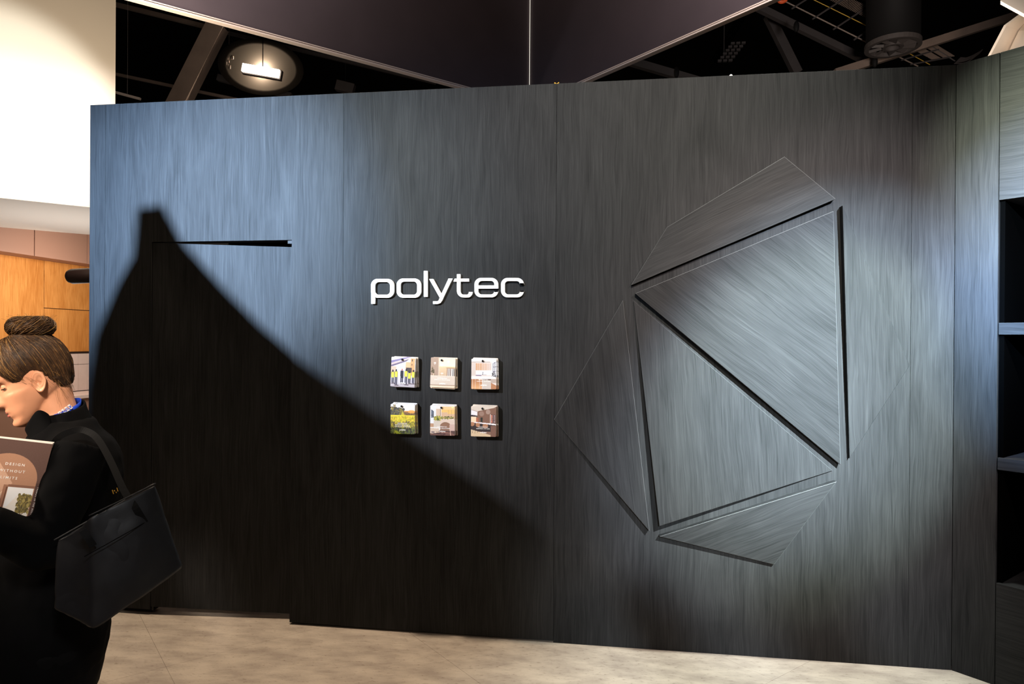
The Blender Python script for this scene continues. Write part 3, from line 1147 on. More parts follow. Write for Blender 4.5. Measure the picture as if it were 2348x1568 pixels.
bpx('roof_beam', (500, 58), (398, 260), 40, 13.5, M['steel'], 'broad brown steel roof beam slanting beside the lit lamp')
for p in ((468, 92), (424, 172)):
    pass
bpx('roof_purlin', (255, 8), (500, 68), 9, 14.5, M['steel'], 'thin roof purlin highest at the left, meeting the broad beam')
bpx('roof_purlin', (255, 168), (560, 232), 6, 14.5, M['steel'], 'thin roof purlin crossing low behind the broad beam')
bpx('conduit', (262, 211), (322, 227), 5, 14.0, M['trim'], 'short pale conduit low beside the white bulkhead', 'pipe')
bpx('roof_purlin', (520, 75), (1000, 190), 7, 15.5, M['steel_dark'], 'dark purlin running above the lit lamp')
# lit lamp
lp = empty('ceiling_lamp', at(598, 162, 13.0), 'bright rectangular high-bay lamp glowing in the dark roof', 'lamp')
t = (at(641, 170, 13) - at(556, 155, 13))
tn = t.normalized()
sd = tn.cross(FWD).normalized()
dv = sd.cross(tn).normalized()
link('lamp_body', box_mesh(at(598, 162, 13.0) + FWD * 0.09, tn * (t.length / 2 + 0.02), sd * 0.095, FWD * 0.05, 0.01), M['steel_dark'], lp)
link('lamp_panel', box_mesh(at(598, 162, 13.0), tn * (t.length / 2), sd * 0.075, dv * 0.03, 0.01), M['lamp'], lp)
link('lamp_rod', box_mesh(at(598, 162, 13.0) + dv * 0.1 + Z * 1.3, X * 0.006, Y * 0.006, Z * 1.3), M['pitch'], lp)
ck = bmesh.new()
for k in range(9):
    q = at(525 + random.uniform(-9, 9), 142 + random.uniform(-10, 14), 13.4)
    add_box(ck, q, X * random.uniform(0.01, 0.03), Y * 0.02, Z * random.uniform(0.02, 0.05))
qh_ = at(525, 142, 13.4)
add_box(ck, Vector((qh_.x, qh_.y, (qh_.z + 12) / 2)), X * 0.001, Y * 0.001, Z * ((12 - qh_.z) / 2))
tag(link('cable_cluster', bm_mesh(ck), M['steel']), 'small glinting cluster of cable fittings left of the lit lamp', 'cable')
# shallow reflector added behind the lamp, stands in for the soft lens glow
bm = bmesh.new()
rd_ = []
for r_ in (0.02, 0.2, 0.4, 0.6, 0.8, 1.0):
    rd_.append([at(600, 156, 13.42) + tn * (0.85 * r_ * math.cos(2 * PI * k / 36)) + sd * (0.55 * r_ * math.sin(2 * PI * k / 36)) - dv * (0.05 * r_ * r_) for k in range(36)])
vr = loft(bm, rd_, True, False)
bm.faces.new(list(reversed(vr[0])))
link('halo_dish', evaluated(bm_mesh(bm), [('SOLIDIFY', dict(thickness=0.01))]), M['board'], lp, True)
bpx('roof_fitting', (500, 178), (590, 202), 14, 14.2, M['steel_dark'], 'dim dark fitting below the lit lamp', 'fitting')
bpx('roof_fitting', (615, 208), (668, 220), 12, 14.2, M['steel_dark'], 'small dim fitting just over the wall below the lit lamp', 'fitting')
bpx('junction_box', (772, 196), (812, 206), 22, 14.2, M['steel_dark'], 'dim box fitting just left of the header edge over the wall', 'fitting')
# right side
bpx('roof_beam', (1400, 128), (1620, 192), 17, 13.5, M['steel_dark'], 'grey roof beam low beside the header, carrying a small black clip')
bpx('roof_beam', (1720, 8), (2000, 146), 15, 13.0, M['steel_dark'], 'long grey roof beam below the cable trays')
bpx('roof_strut', (1762, 36), (1828, 168), 20, 13.6, M['steel_dark'], 'dark slanting strut hanging from the long grey roof beam')
bpx('roof_strut', (1700, 40), (1640, 140), 18, 15.0, M['pitch'], 'black strut leaning behind the insulators')
bpx('roof_beam', (1915, 168), (2330, 36), 17, 12.5, M['steel'], 'roof beam rising to the right under the round diffuser')
for (u, v, lab) in ((1551, 166, 'small black clip on the low grey beam'), (1826, 61, 'black clip on the long grey beam under the cable tray'),
                    (2006, 142, 'black clip where the rising beam crosses the diffuser')):
    bm = bmesh.new()
    bmesh.ops.create_uvsphere(bm, u_segments=10, v_segments=6, radius=0.07)
    me = bm_mesh(bm)
    me.transform(Matrix.Translation(at(u, v, 12.2)) @ Matrix.Diagonal((0.7, 0.7, 1.5, 1)))
    tag(link('beam_clip', me, M['black_pipe'], None, True), lab, 'clip', 'beam clips')
bm = bmesh.new()
for k in range(6):
    q0 = at(1668 - k * 6 + 12, 100 + k * 8, 14.5)
    for j in range(3):
        add_box(bm, q0 + X * (j * 0.11), X * 0.04, Y * 0.03, Z * 0.022)
qh_ = at(1660, 130, 14.5)
add_box(bm, Vector((qh_.x, qh_.y, (qh_.z + 12) / 2)), X * 0.006, Y * 0.006, Z * ((12 - qh_.z) / 2))
tag(link('insulator_string', bm_mesh(bm), M['steel_dark']), 'dim cluster of stacked fittings under the roof right of the header', 'fitting')
# round duct with diffuser
du = empty('air_duct', at(2045, 108, 11.5), 'fat black vertical air duct ending in a round vaned diffuser', 'duct')
dc = at(2047, 110, 11.5)
bm = bmesh.new()
tube(bm, [dc + Z * 0.1, dc + Z * 2.4], 0.41, 28)
link('duct_pipe', bm_mesh(bm), M['black_pipe'], du, True)
RO = 0.43


def ring_band(bm, c, r0, r1, h, n=36):
    loft(bm, [[c + Vector((r * math.cos(2 * PI * k / n), r * math.sin(2 * PI * k / n), z)) for k in range(n)]
              for r, z in ((r0, 0), (r1, 0), (r1, h), (r0, h), (r0, 0))], True, False)


M['diffuser'] = mat('grey_diffuser', srgb(66, 60, 58), 0.6)
bm = bmesh.new()
ring_band(bm, dc, RO - 0.07, RO, 0.08)
link('outer_ring', bm_mesh(bm), M['diffuser'], du)
bm = bmesh.new()
ring_band(bm, dc, 0.11, 0.16, 0.08)
link('inner_ring', bm_mesh(bm), M['diffuser'], du)
for k in range(10):
    a = 2 * PI * k / 10
    q = Vector((math.cos(a), math.sin(a), 0))
    p_ = Vector((-math.sin(a), math.cos(a), 0))
    link('vane', box_mesh(dc + q * 0.26 + Z * 0.05, q * 0.10, p_ * 0.01 + Z * 0.02, p_ * 0.05 - Z * 0.03), M['diffuser'], du)


# cable trays: side rails, cross rungs, wire mesh above
def tray(p00, p01, p10, p11, d, nr, label):
    o = empty('cable_tray', at(*p00, d), label, 'cable tray')
    a, b, c_, e = at(*p00, d), at(*p01, d), at(*p10, d * 1.0), at(*p11, d * 1.0)
    for (q0, q1, m_) in ((a, b, M['steel']), (c_, e, M['steel_dark']), ((a * 0.68 + c_ * 0.32), (b * 0.68 + e * 0.32), M['yellow'])):
        bm = bmesh.new()
        tube(bm, [q0, q1], 0.012 if m_ is not M['yellow'] else 0.007, 6)
        link('rail' if m_ is not M['yellow'] else 'yellow_cable', bm_mesh(bm), m_, o)
    for k in range(nr):
        t_ = (k + 0.5) / nr
        q0, q1 = a.lerp(b, t_), c_.lerp(e, t_)
        bm = bmesh.new()
        tube(bm, [q0 - (q1 - q0) * 0.08, q1 + (q1 - q0) * 0.05], 0.016, 6)
        link('rung', bm_mesh(bm), M['steel_dark'], o)
    bm = bmesh.new()
    for s0, s1 in ((0.36, 0.60), (0.68, 0.98)):
        q0, q1, q2, q3 = a.lerp(c_, s0), b.lerp(e, s0), a.lerp(c_, s1), b.lerp(e, s1)
        for k in range(56):
            t_ = k / 55
            m0, m1 = q0.lerp(q1, t_), q2.lerp(q3, t_)
            tube(bm, [m0 + Z * 0.1, m1 + Z * 0.1], 0.007, 4, False)
    w_ = link('wire_mesh', bm_mesh(bm), M['steel'], o)
    w_['kind'] = 'stuff'
    hq_ = (a + e) / 2
    link('hanger', box_mesh(Vector((hq_.x, hq_.y, (hq_.z + 12) / 2)), X * 0.004, Y * 0.004, Z * ((12 - hq_.z) / 2)), M['pitch'], o)
    return o


tray((1800, 3), (1990, 98), (1900, -60), (2090, 30), 12.0, 4, 'long wire cable tray with yellow cable left of the air duct')
tray((2062, 131), (2105, 152), (2135, 106), (2190, 140), 13.0, 2, 'short wire cable tray just over the wall, right of the air duct')
bm = bmesh.new()
for k in range(8):
    q0 = at(2188 + k * 2, 146 - k * 2.0, 12.6)
    q1 = at(2246 + k * 1, 122 - k * 1.2, 12.6)
    tube(bm, smooth_path([q0, q0.lerp(q1, 0.5) - Z * random.uniform(0, 0.1), q1], 4), 0.009, 5)
tag(link('cable_bundle', bm_mesh(bm), M['steel_dark']), 'sagging bundle of cables over the angled wall', 'cable')
bm = bmesh.new()
tube(bm, smooth_path([at(1783, -4, 11.6), at(1790, 4, 11.6), at(1800, 1, 11.6), at(1802, -6, 11.6)], 5), 0.035, 8)
tag(link('orange_sling', bm_mesh(bm), M['orange']), 'small orange lifting sling at the end of the long cable tray', 'sling')
# bright small lamp on the wall top
wl = empty('wall_top_lamp', wall_pt(1676, 175, 0.08), 'tiny bright lamp peeping over the top edge of the long wall', 'lamp')
q = wall_pt(1676, 175, 0.06)
bm = bmesh.new()
bmesh.ops.create_uvsphere(bm, u_segments=12, v_segments=8, radius=0.008)
me = bm_mesh(bm)
me.transform(Matrix.Translation(q + Z * 0.001))
link('lamp_lens', me, M['glint'], wl, True)
link('lamp_bar', box_mesh(q + X * 0.03 + Z * -0.004, X * 0.09, Y * 0.008, Z * 0.004), M['trim'], wl)
bm = bmesh.new()
q = wall_pt(1276.5, 191, 0.03)
tube(bm, [q - X * 0.012 + Z * 0.003, q + Z * -0.004, q + X * 0.012 + Z * 0.003], 0.003, 6)
tag(link('bracket', bm_mesh(bm), M['gold']), 'tiny brass bracket on the wall top at the middle panel joint', 'bracket')

# white folded canopy at top right
cp = bmesh.new()
d_ = 9.0
loft(cp, [[at(2264, 130, d_), at(2302, 58, d_), at(2346, 26, d_)], [at(2309, 122, d_ + 0.4), at(2336, 70, d_ + 0.3), at(2366, 30, d_ + 0.2)],
          [at(2318, 122, d_ + 0.1), at(2340, 74, d_ + 0.1), at(2376, 38, d_ + 0.1)], [at(2400, 130, d_ - 0.8), at(2420, 60, d_ - 0.8), at(2440, 20, d_ - 0.8)]], False, False)
me = evaluated(bm_mesh(cp), [('SOLIDIFY', dict(thickness=0.03)), ('SUBSURF', dict(levels=2, subdivision_type='SIMPLE'))])
tag(link('fabric_canopy', me, M['plaster'], None, False), 'cream folded fabric canopy rising behind the angled wall', 'canopy')
sf = box_mesh(at(2352, 4, 8.0), (at(2400, 40, 8) - at(2290, -20, 8)) * 0.5, (at(2360, -40, 8.6) - at(2360, 10, 8)) * 0.6, Z * 0.02)
tag(link('ceiling_panel', sf, M['plaster']), 'pale lit ceiling panel at the top right corner above the canopy', 'panel')
spot('canopy_beam', at(2420, 160, 6.0), at(2330, 40, 9.0), 260, (1.0, 0.80, 0.6), 70, 1.0, 0.1)

# ------------------------------------------------------------------ neighbouring booth at left
E45 = Vector((1, 1, 0)).normalized()
B45 = Vector((-1, 1, 0)).normalized()        # into the booth
BP = at(205, 475, 7.0)
pr = on_plane(264, 300, BP, B45)
pl = on_plane(-60, 300, BP, B45)
zb = BP.z
sof = on_plane(205, 538, (0, 0, zb), (0, 0, 1))
depth = (sof - BP).dot(B45)
bh = prism([Vector((pl.x, pl.y, zb)), Vector((pr.x, pr.y, zb)), Vector((pr.x, pr.y, zb + 5)), Vector((pl.x, pl.y, zb + 5))], B45 * depth)
tag(link('display_bulkhead', bh, M['plaster']), 'tall warm white bulkhead of the neighbouring stand, glowing at left', 'bulkhead')
XW = -8.3          # timber wall plane, upper cupboards stand 0.33 in front of it
XU = -7.95


def side_pt(u, v, x):
    return on_plane(u, v, (x, 0, 0), (1, 0, 0))


wl_ = empty('wall_left', (XW, 4.5, 0), 'timber-lined wall of the neighbouring stand', None, None, 'structure')
ya, yb, yc = side_pt(-140, 700, XW).y, side_pt(101, 700, XW).y, side_pt(260, 700, XW).y
zt = side_pt(203, 618, XW).z + 0.4
zm = side_pt(150, 709, XW).z
zl = side_pt(170, 806, XW).z
for k, (y0, y1, z0, z1) in enumerate(((ya, yb - 0.006, zl, zt), (yb + 0.006, yc, zm + 0.005, zt), (yb + 0.006, yc, zl, zm - 0.005))):
    me = aabb(XW - 0.02, XW, y0, y1, z0, z1, 0.002)
    set_uv(me, Y, Z, (k * 2.7, k * 1.3))
    link('timber_panel', me, M['oak'], wl_)
link('shadow_gap', aabb(XW - 0.06, XW - 0.021, ya, yc, 0.0, zt + 0.4), M['cab_dark'], wl_)
# ribbed splashback
ns = 16
y0_ = side_pt(-140, 880, XW).y
for k in range(ns):
    w_ = (yc - y0_) / ns
    a0 = y0_ + k * w_
    link('splash_tile', aabb(XW - 0.02, XW - 0.004, a0 + 0.004, a0 + w_ - 0.004, zl - 0.20, zl - 0.035, 0.002), M['splash'], wl_)
    link('splash_tile', aabb(XW - 0.02, XW - 0.004, a0 + 0.004, a0 + w_ - 0.004, zl - 0.62, zl - 0.206, 0.002), M['splash'], wl_)
bench = aabb(XW + 0.001, XW + 0.6, ya, yc, zl - 0.68, zl - 0.63, 0.003)
uc = empty('upper_cupboard', (XU, 4.5, 2.4), 'mushroom-coloured upper cupboards over the honey timber wall at left', 'cupboard')
ub = side_pt(202, 605, XU).z
y1_, y2_ = side_pt(79, 560, XU).y, side_pt(200, 560, XU).y
for (a0, a1) in ((y1_ - 1.1, y1_ - 0.007), (y1_ + 0.007, y2_ - 0.007), (y2_ + 0.007, y2_ + 0.7)):
    link('cupboard_door', aabb(XU - 0.02, XU, a0, a1, ub, ub + 0.75, 0.002), M['cab'], uc)
link('carcass', aabb(XW + 0.001, XU - 0.021, y1_ - 1.1, y2_ + 0.7, ub + 0.002, ub + 0.75), M['cab'], uc)
bo = empty('kitchen_bench', (XW + 0.3, 4.5, 0), 'pale stone-topped bench under the pink splashback at left', 'bench')
link('benchtop', bench, M['splash'], bo)
link('bench_base', aabb(XW + 0.001, XW + 0.56, ya, yc, 0, zl - 0.681), M['cab'], bo)
# dark rounded tube sticking out behind the wall end
bm = bmesh.new()
q0, q1 = at(158, 634, 5.6), at(300, 627, 5.6)
tt = (q1 - q0).normalized()
tube(bm, [q0 - tt * 0.015, q0, q0 + tt * 0.03, q1], [(0.03, 0.03), (0.05, 0.05), (0.062, 0.062), (0.062, 0.062)], 20)
qf_ = at(285, 628, 5.6)
tube(bm, [qf_, Vector((qf_.x, qf_.y, 0.02))], 0.02, 10)
tube(bm, [Vector((qf_.x, qf_.y, 0.02)), Vector((qf_.x, qf_.y, 0.0))], 0.16, 20)
tag(link('floor_lamp', bm_mesh(bm), M['brown_gloss'], None, True), 'dark brown rounded tube lamp head poking out behind the left wall end', 'lamp')
# booth lights
bf_ = on_plane(-10, 300, BP, B45)
spot('bulkhead_beam', bf_ - B45 * 2.3 + Vector((0, 0, -0.5)) + E45 * 0.1, bf_, 310, (0.97, 1.0, 0.94), 54, 0.35, 0.05)
area('booth_glow', BP - B45 * 2.4 + Vector((0, 0, 0.2)), BP - E45 * 0.6 + Z * 0.8, 58, (1.0, 0.83, 0.62), 1.2, 1.2)
area('soffit_fill', (-6.0, 3.4, 1.2), (-6.1, 3.5, 3.0), 26, (0.97, 0.98, 1.0), 1.0, 1.0)  # added under the bulkhead to brighten its soffit
area('booth_downlight', (XW + 1.7, 5.0, 2.5), (XW, 5.0, 1.6), 40, (1.0, 0.88, 0.76), 0.8, 0.8)

# ------------------------------------------------------------------ unseen fin added left of the camera, outline projected back from the wall shadow
FY = -3.0
out_px = [(315, 477), (372, 470), (420, 560), (500, 652), (580, 735), (667, 812), (760, 880), (860, 950), (1000, 1045), (1140, 1140),
          (1260, 1235), (1420, 1340), (1700, 1440), (2180, 1500)]
left_px = [(206, 1000), (206, 880), (222, 765), (268, 655), (306, 585), (311, 530)]


def to_fin(u, v):
    w_ = wall_pt(u, v)
    t_ = (FY - L1.y) / (0 - L1.y)
    return L1 + (w_ - L1) * t_


outl = [to_fin(*p) for p in left_px + out_px]
poly = [Vector((outl[0].x, FY, 0.0))] + outl + [Vector((outl[-1].x, FY, 0.0))]
tag(link('shadow_fin', prism(poly, (0, -0.03, 0)), M['pitch']), 'added unseen dark display fin beside the stand', 'blocker')

# ------------------------------------------------------------------ woman reading at the left edge
PD = 1.88
PO = at(82, 880, PD)
_v = Vector((PO.x - EYEP.x, PO.y - EYEP.y, 0)).normalized()
LP = -_v                                     # her left, towards the camera
FP = Vector((LP.y, -LP.x, 0))                # the way she faces (left in the picture)
if FP.dot(RIGHT) > 0:
    FP = -FP


def pq(u, v, lat=0.0):
    return on_plane(u, v, PO + LP * (lat - 0.072), LP)


person = empty('person', Vector((pq(120, 1480).x, pq(120, 1480).y, 0)),
               'woman with hair in a bun and black jacket, head bowed, reading a brochure', 'person')
TH = math.radians(25)
FH = FP * math.cos(TH) - Z * math.sin(TH)
UH = Z * math.cos(TH) + FP * math.sin(TH)
HO = PO - LP * 0.072


def hp_(x, y, z):                            # head coordinates in centimetres
    return HO + FH * (x * 0.01) + LP * (y * 0.01) + UH * (z * 0.01)


def cubic(xs, ys):
    xs, ys = np.array(xs, float), np.array(ys, float)
    d = np.gradient(ys, xs)

    def f(x):
        x = min(max(x, xs[0]), xs[-1])
        i = min(max(int(np.searchsorted(xs, x)) - 1, 0), len(xs) - 2)
        h = xs[i + 1] - xs[i]
        t = (x - xs[i]) / h
        return ((2 * t ** 3 - 3 * t ** 2 + 1) * ys[i] + (t ** 3 - 2 * t ** 2 + t) * h * d[i]
                + (-2 * t ** 3 + 3 * t ** 2) * ys[i + 1] + (t ** 3 - t ** 2) * h * d[i + 1])
    return f


f_front = cubic([-10.3, -9.6, -8.3, -7.0, -5.4, -3.1, -1, 1, 2.6, 4.2, 6, 8.5, 11.2, 12.6, 13.3, 13.6],
                [7.4, 8.7, 9.2, 8.7, 9.0, 9.0, 8.8, 8.6, 8.6, 9.3, 9.3, 8.6, 6.4, 3.8, 1.2, -0.8])
f_back = cubic([-10.3, -9.6, -8.3, -7.0, -5.4, -3.5, -1, 1.5, 5, 9, 11.5, 12.6, 13.3, 13.6],
               [6.4, 4.6, 2.4, 0.4, -2.0, -6.0, -8.2, -9.4, -9.7, -8.6, -6.6, -5.0, -3.2, -1.6])
f_wid = cubic([-10.3, -9.6, -8.3, -7.0, -5.4, -3.5, -1, 1.5, 4, 6.5, 9, 11, 12.4, 13.3, 13.6],
              [0.8, 2.4, 3.7, 4.6, 5.4, 6.2, 6.9, 7.2, 7.4, 7.5, 7.0, 5.6, 4.0, 2.2, 0.8])


def gauss(a, s):
    return math.exp(-(a / s) ** 2)


f_nose = cubic([-4.2, -3.3, -2.7, -1.9, -0.6, 1.0, 2.2, 3.2], [0, 0.5, 2.0, 2.7, 2.1, 1.1, 0.35, 0])


def head_pt(z, ph):
    a, b, w_ = f_front(z), f_back(z), f_wid(z)
    c, h = (a + b) / 2, (a - b) / 2
    e = 2.0 if z > 0 else 2.25
    cx, sy = math.cos(ph), math.sin(ph)
    x = c + h * math.copysign(abs(cx) ** (2 / e), cx)
    y = w_ * math.copysign(abs(sy) ** (2 / e), sy)
    if x > c:
        k = min(1, (x - c) / max(h, 0.1) * 1.3)
        if -4.2 < z < 3.2:
            nw = 0.75 + 0.75 * gauss(z + 2.2, 1.5)
            x += f_nose(z) * gauss(y, nw) * k
        x += 0.75 * gauss(y, 2.1) * (gauss(z + 4.4, 0.55) + 0.9 * gauss(z + 6.0, 0.6)) * k
        x += 0.5 * gauss(y, 1.6) * gauss(z + 8.4, 1.0) * k
        x -= 0.85 * (gauss(y - 3.2, 1.5) + gauss(y + 3.2, 1.5)) * gauss(z - 2.2, 1.2) * k
        x += 0.35 * (gauss(abs(y) - 3.4, 1.8)) * gauss(z - 4.2, 0.7) * k
        y += math.copysign(0.35 * gauss(abs(y) - 4.8, 2.0) * gauss(z + 0.2, 2.2), y) * k
    return x, y, z


NSEG = 64
zs = [-10.3 + 23.9 * (k / 71) for k in range(72)]
hv = [[head_pt(z, 2 * PI * k / NSEG) for k in range(NSEG)] for z in zs]
bm = bmesh.new()
loft(bm, [[hp_(*p) for p in r] for r in hv])


def ring(c, a, ra, b, rb, n=24, e=2.0):
    out = []
    for k in range(n):
        t_ = 2 * PI * k / n
        cx, sy = math.cos(t_), math.sin(t_)
        out.append(c + a * (ra * math.copysign(abs(cx) ** (2 / e), cx)) + b * (rb * math.copysign(abs(sy) ** (2 / e), sy)))
    return out


# neck
nk = [(108, 860, .050, .047), (116, 890, .052, .049), (122, 915, .052, .050), (130, 945, .054, .054), (140, 985, .066, .075), (148, 1015, .085, .11)]
loft(bm, [ring(pq(u, v), FP, a, LP, b) for u, v, a, b in nk])
TOR = [(958, 150, .060, .070), (985, 152, .076, .115), (1008, 160, .100, .165), (1040, 150, .130, .190), (1085, 137, .150, .188),
       (1150, 128, .158, .178), (1220, 128, .150, .165), (1300, 127, .142, .160), (1390, 124, .136, .172), (1470, 120, .130, .180), (1515, 116, .120, .178)]


def torso(bm, g):
    loft(bm, [ring(pq(u, v), FP, max(a + g, .02), LP, max(b + g, .02), 32, 2.3) for v, u, a, b in TOR])


SH_L, EL_L, WR_L, HA_L = pq(178, 1040, .180), pq(104, 1264, .255), pq(-34, 1194, .285), pq(-104, 1128, .215)
SH_R, EL_R, WR_R, HA_R = pq(158, 1040, -.185), pq(92, 1262, -.25), pq(-50, 1180, -.05), pq(-100, 1130, .05)


def arms(bm, g, upto=1.0):
    for sh_, el, wr_ in ((SH_L, EL_L, WR_L), (SH_R, EL_R, WR_R)):
        pts = [sh_ + (sh_ - el).normalized() * 0.02, sh_.lerp(el, 0.3), sh_.lerp(el, 0.7), el, el.lerp(wr_, 0.35), el.lerp(wr_, 0.75), wr_]
        rad = [.058, .056, .048, .044, .043, .036, .030]
        tube(bm, smooth_path(pts, 4), [max(.012, cubic(range(7), rad)(k / 4) + g) for k in range(25)], 16)


def legs(bm, g):
    for sg in (1, -1):
        hipp = pq(122, 1470, .088 * sg)
        kn = Vector((hipp.x, hipp.y, 0.46)) + FP * 0.005
        an = Vector((hipp.x, hipp.y, 0.08)) - FP * 0.03
        pts = [hipp, hipp.lerp(kn, 0.35), hipp.lerp(kn, 0.75), kn, kn.lerp(an, 0.35), kn.lerp(an, 0.8), an]
        rad = [.095, .088, .070, .058, .056, .042, .036]
        tube(bm, smooth_path(pts, 4), [cubic(range(7), rad)(k / 4) + g for k in range(25)], 20)


def hand(bm, wr_, kn, tips_dir, palm_n, sg):
    """palm from wrist to knuckles, four fingers and a thumb that curl towards palm_n"""
    d_ = (kn - wr_).normalized()
    s_ = d_.cross(palm_n).normalized() * sg
    n_ = palm_n.normalized()
    L = (kn - wr_).length
    loft(bm, [ring(wr_ + d_ * (L * t_), s_, w_, n_, h_, 14, 2.6) for t_, w_, h_ in
              ((-0.15, .024, .019), (0.1, .027, .018), (0.45, .037, .016), (0.85, .040, .013), (1.0, .038, .011))])
    for k, ln in enumerate((.070, .078, .073, .058)):
        b = kn + s_ * (0.0285 - 0.019 * k) - d_ * 0.012
        c1 = d_ * 0.9 + n_ * 0.35
        c2 = d_ * 0.5 + n_ * 0.9
        c3 = d_ * 0.1 + n_ * 1.0
        p1 = b + c1.normalized() * (ln * 0.52)
        p2 = p1 + c2.normalized() * (ln * 0.30)
        p3 = p2 + c3.normalized() * (ln * 0.22)
        tube(bm, smooth_path([b - d_ * 0.01, b, p1, p2, p3], 3), [.0088, .0088, .0088, .0088, .0085, .0083, .0082, .008, .0078, .0074, .007, .0066, .0055], 8)
    b = wr_ + d_ * (L * 0.30) + s_ * 0.030
    q1 = b + (s_ * 0.8 + d_ * 0.5 + n_ * 0.35).normalized() * 0.036
    q2 = q1 + (s_ * 0.35 + d_ * 0.85 + n_ * 0.45).normalized() * 0.028
    q3 = q2 + (d_ * 0.9 + n_ * 0.5).normalized() * 0.018
    tube(bm, smooth_path([b - s_ * 0.012, b, q1, q2, q3], 3), [.013, .013, .0125, .012, .0115, .011, .0105, .010, .0098, .0095, .009, .008, .006], 8)


torso(bm, -0.026)
arms(bm, -0.016)
legs(bm, -0.012)
hand(bm, WR_L, HA_L, None, -LP, -1)
hand(bm, WR_R, HA_R, None, LP, -1)
bmesh.ops.recalc_face_normals(bm, faces=bm.faces)
body = evaluated(bm_mesh(bm), [('REMESH', dict(mode='VOXEL', voxel_size=0.0034)), ('SMOOTH', dict(factor=0.5, iterations=3))])
link('body', body, M['skin'], person, True)


def wrinkle(me, amp, freq, seed):
    me.update()
    nrm = [v.normal.copy() for v in me.vertices]
    off = Vector((seed, seed * 2, seed * 3))
    for v, n_ in zip(me.vertices, nrm):
        a = noise.noise(v.co * freq + off) + 0.5 * noise.noise(v.co * freq * 2.3 + off)
        v.co += n_ * (amp * a)


bm = bmesh.new()
torso(bm, 0.010)
arms(bm, 0.010)
bmesh.ops.recalc_face_normals(bm, faces=bm.faces)
jk = evaluated(bm_mesh(bm), [('REMESH', dict(mode='VOXEL', voxel_size=0.008)), ('SMOOTH', dict(factor=0.5, iterations=6))])
wrinkle(jk, 0.006, 14, 3)
link('jacket', jk, M['jacket'], person, True)
bm = bmesh.new()
legs(bm, 0.008)
loft(bm, [ring(pq(u, v), FP, a, LP, b, 32, 2.2) for v, u, a, b in ((1440, 122, .128, .172), (1480, 121, .134, .180), (1520, 120, .128, .180), (1575, 122, .112, .172))])
bmesh.ops.recalc_face_normals(bm, faces=bm.faces)
tr = evaluated(bm_mesh(bm), [('REMESH', dict(mode='VOXEL', voxel_size=0.009)), ('SMOOTH', dict(factor=0.5, iterations=5))])
wrinkle(tr, 0.005, 12, 8)
link('trousers', tr, M['trouser'], person, True)
for sg in (1, -1):
    a_ = pq(122, 1470, .088 * sg)
    bm = bmesh.new()
    c0 = Vector((a_.x, a_.y, 0)) - FP * 0.03
    loft(bm, [ring(c0 + FP * x + Z * z, LP, w_, Z, h_, 14, 2.4) for x, z, w_, h_ in
              ((-.065, .045, .012, .030), (-.055, .048, .030, .046), (0, .050, .036, .048), (.05, .042, .038, .040), (.12, .032, .044, .030), (.17, .026, .040, .024), (.195, .022, .022, .014))])
    link('shoe', bm_mesh(bm), M['leather'], person, True)

# stand-up collar
RC = pq(141, 931)


def collar_ring(px_c, v_c, ra, rb, tilt_f, tilt_l):
    c = pq(px_c, v_c)
    n_ = 40
    return [c + FP * (ra * math.cos(2 * PI * k / n_)) + LP * (rb * math.sin(2 * PI * k / n_))
            + Z * (tilt_f * math.cos(2 * PI * k / n_) + tilt_l * math.sin(2 * PI * k / n_)) for k in range(n_)]


bm = bmesh.new()
loft(bm, [collar_ring(150, 996, .086, .110, 0, 0), collar_ring(146, 972, .074, .086, -.006, -.006), collar_ring(143, 950, .064, .073, -.010, -.010),
          collar_ring(141, 934, .061, .068, -.013, -.013), collar_ring(140, 930, .056, .063, -.013, -.013), collar_ring(140, 945, .054, .060, -.012, -.012),
          collar_ring(142, 975, .058, .068, -.006, -.006)], True, False)
cl = evaluated(bm_mesh(bm), [('SUBSURF', dict(levels=1))])
wrinkle(cl, 0.002, 22, 5)
link('collar', cl, M['jacket'], person, True)
bm = bmesh.new()
loft(bm, [[pq(*p) for p in r_] for r_ in (
    [(112, 951, .052), (103, 945, .056), (95, 940, .058), (86, 940, .058), (78, 948, .056), (68, 965, .052), (56, 984, .040)],
    [(114, 957, .058), (105, 952, .062), (96, 948, .064), (87, 948, .064), (80, 956, .062), (70, 973, .058), (58, 990, .046)],
    [(118, 972, .074), (110, 970, .074), (102, 969, .073), (94, 970, .071), (86, 976, .068), (76, 988, .062), (64, 1000, .05)],
    [(124, 1000, .098), (116, 1000, .096), (108, 1000, .094), (100, 1002, .090), (92, 1004, .086), (82, 1010, .08), (70, 1018, .07)])], False, False)
me = evaluated(bm_mesh(bm), [('SOLIDIFY', dict(thickness=0.009, offset=0.0)), ('SUBSURF', dict(levels=2))])
link('collar_flap', me, M['jacket'], person, True)
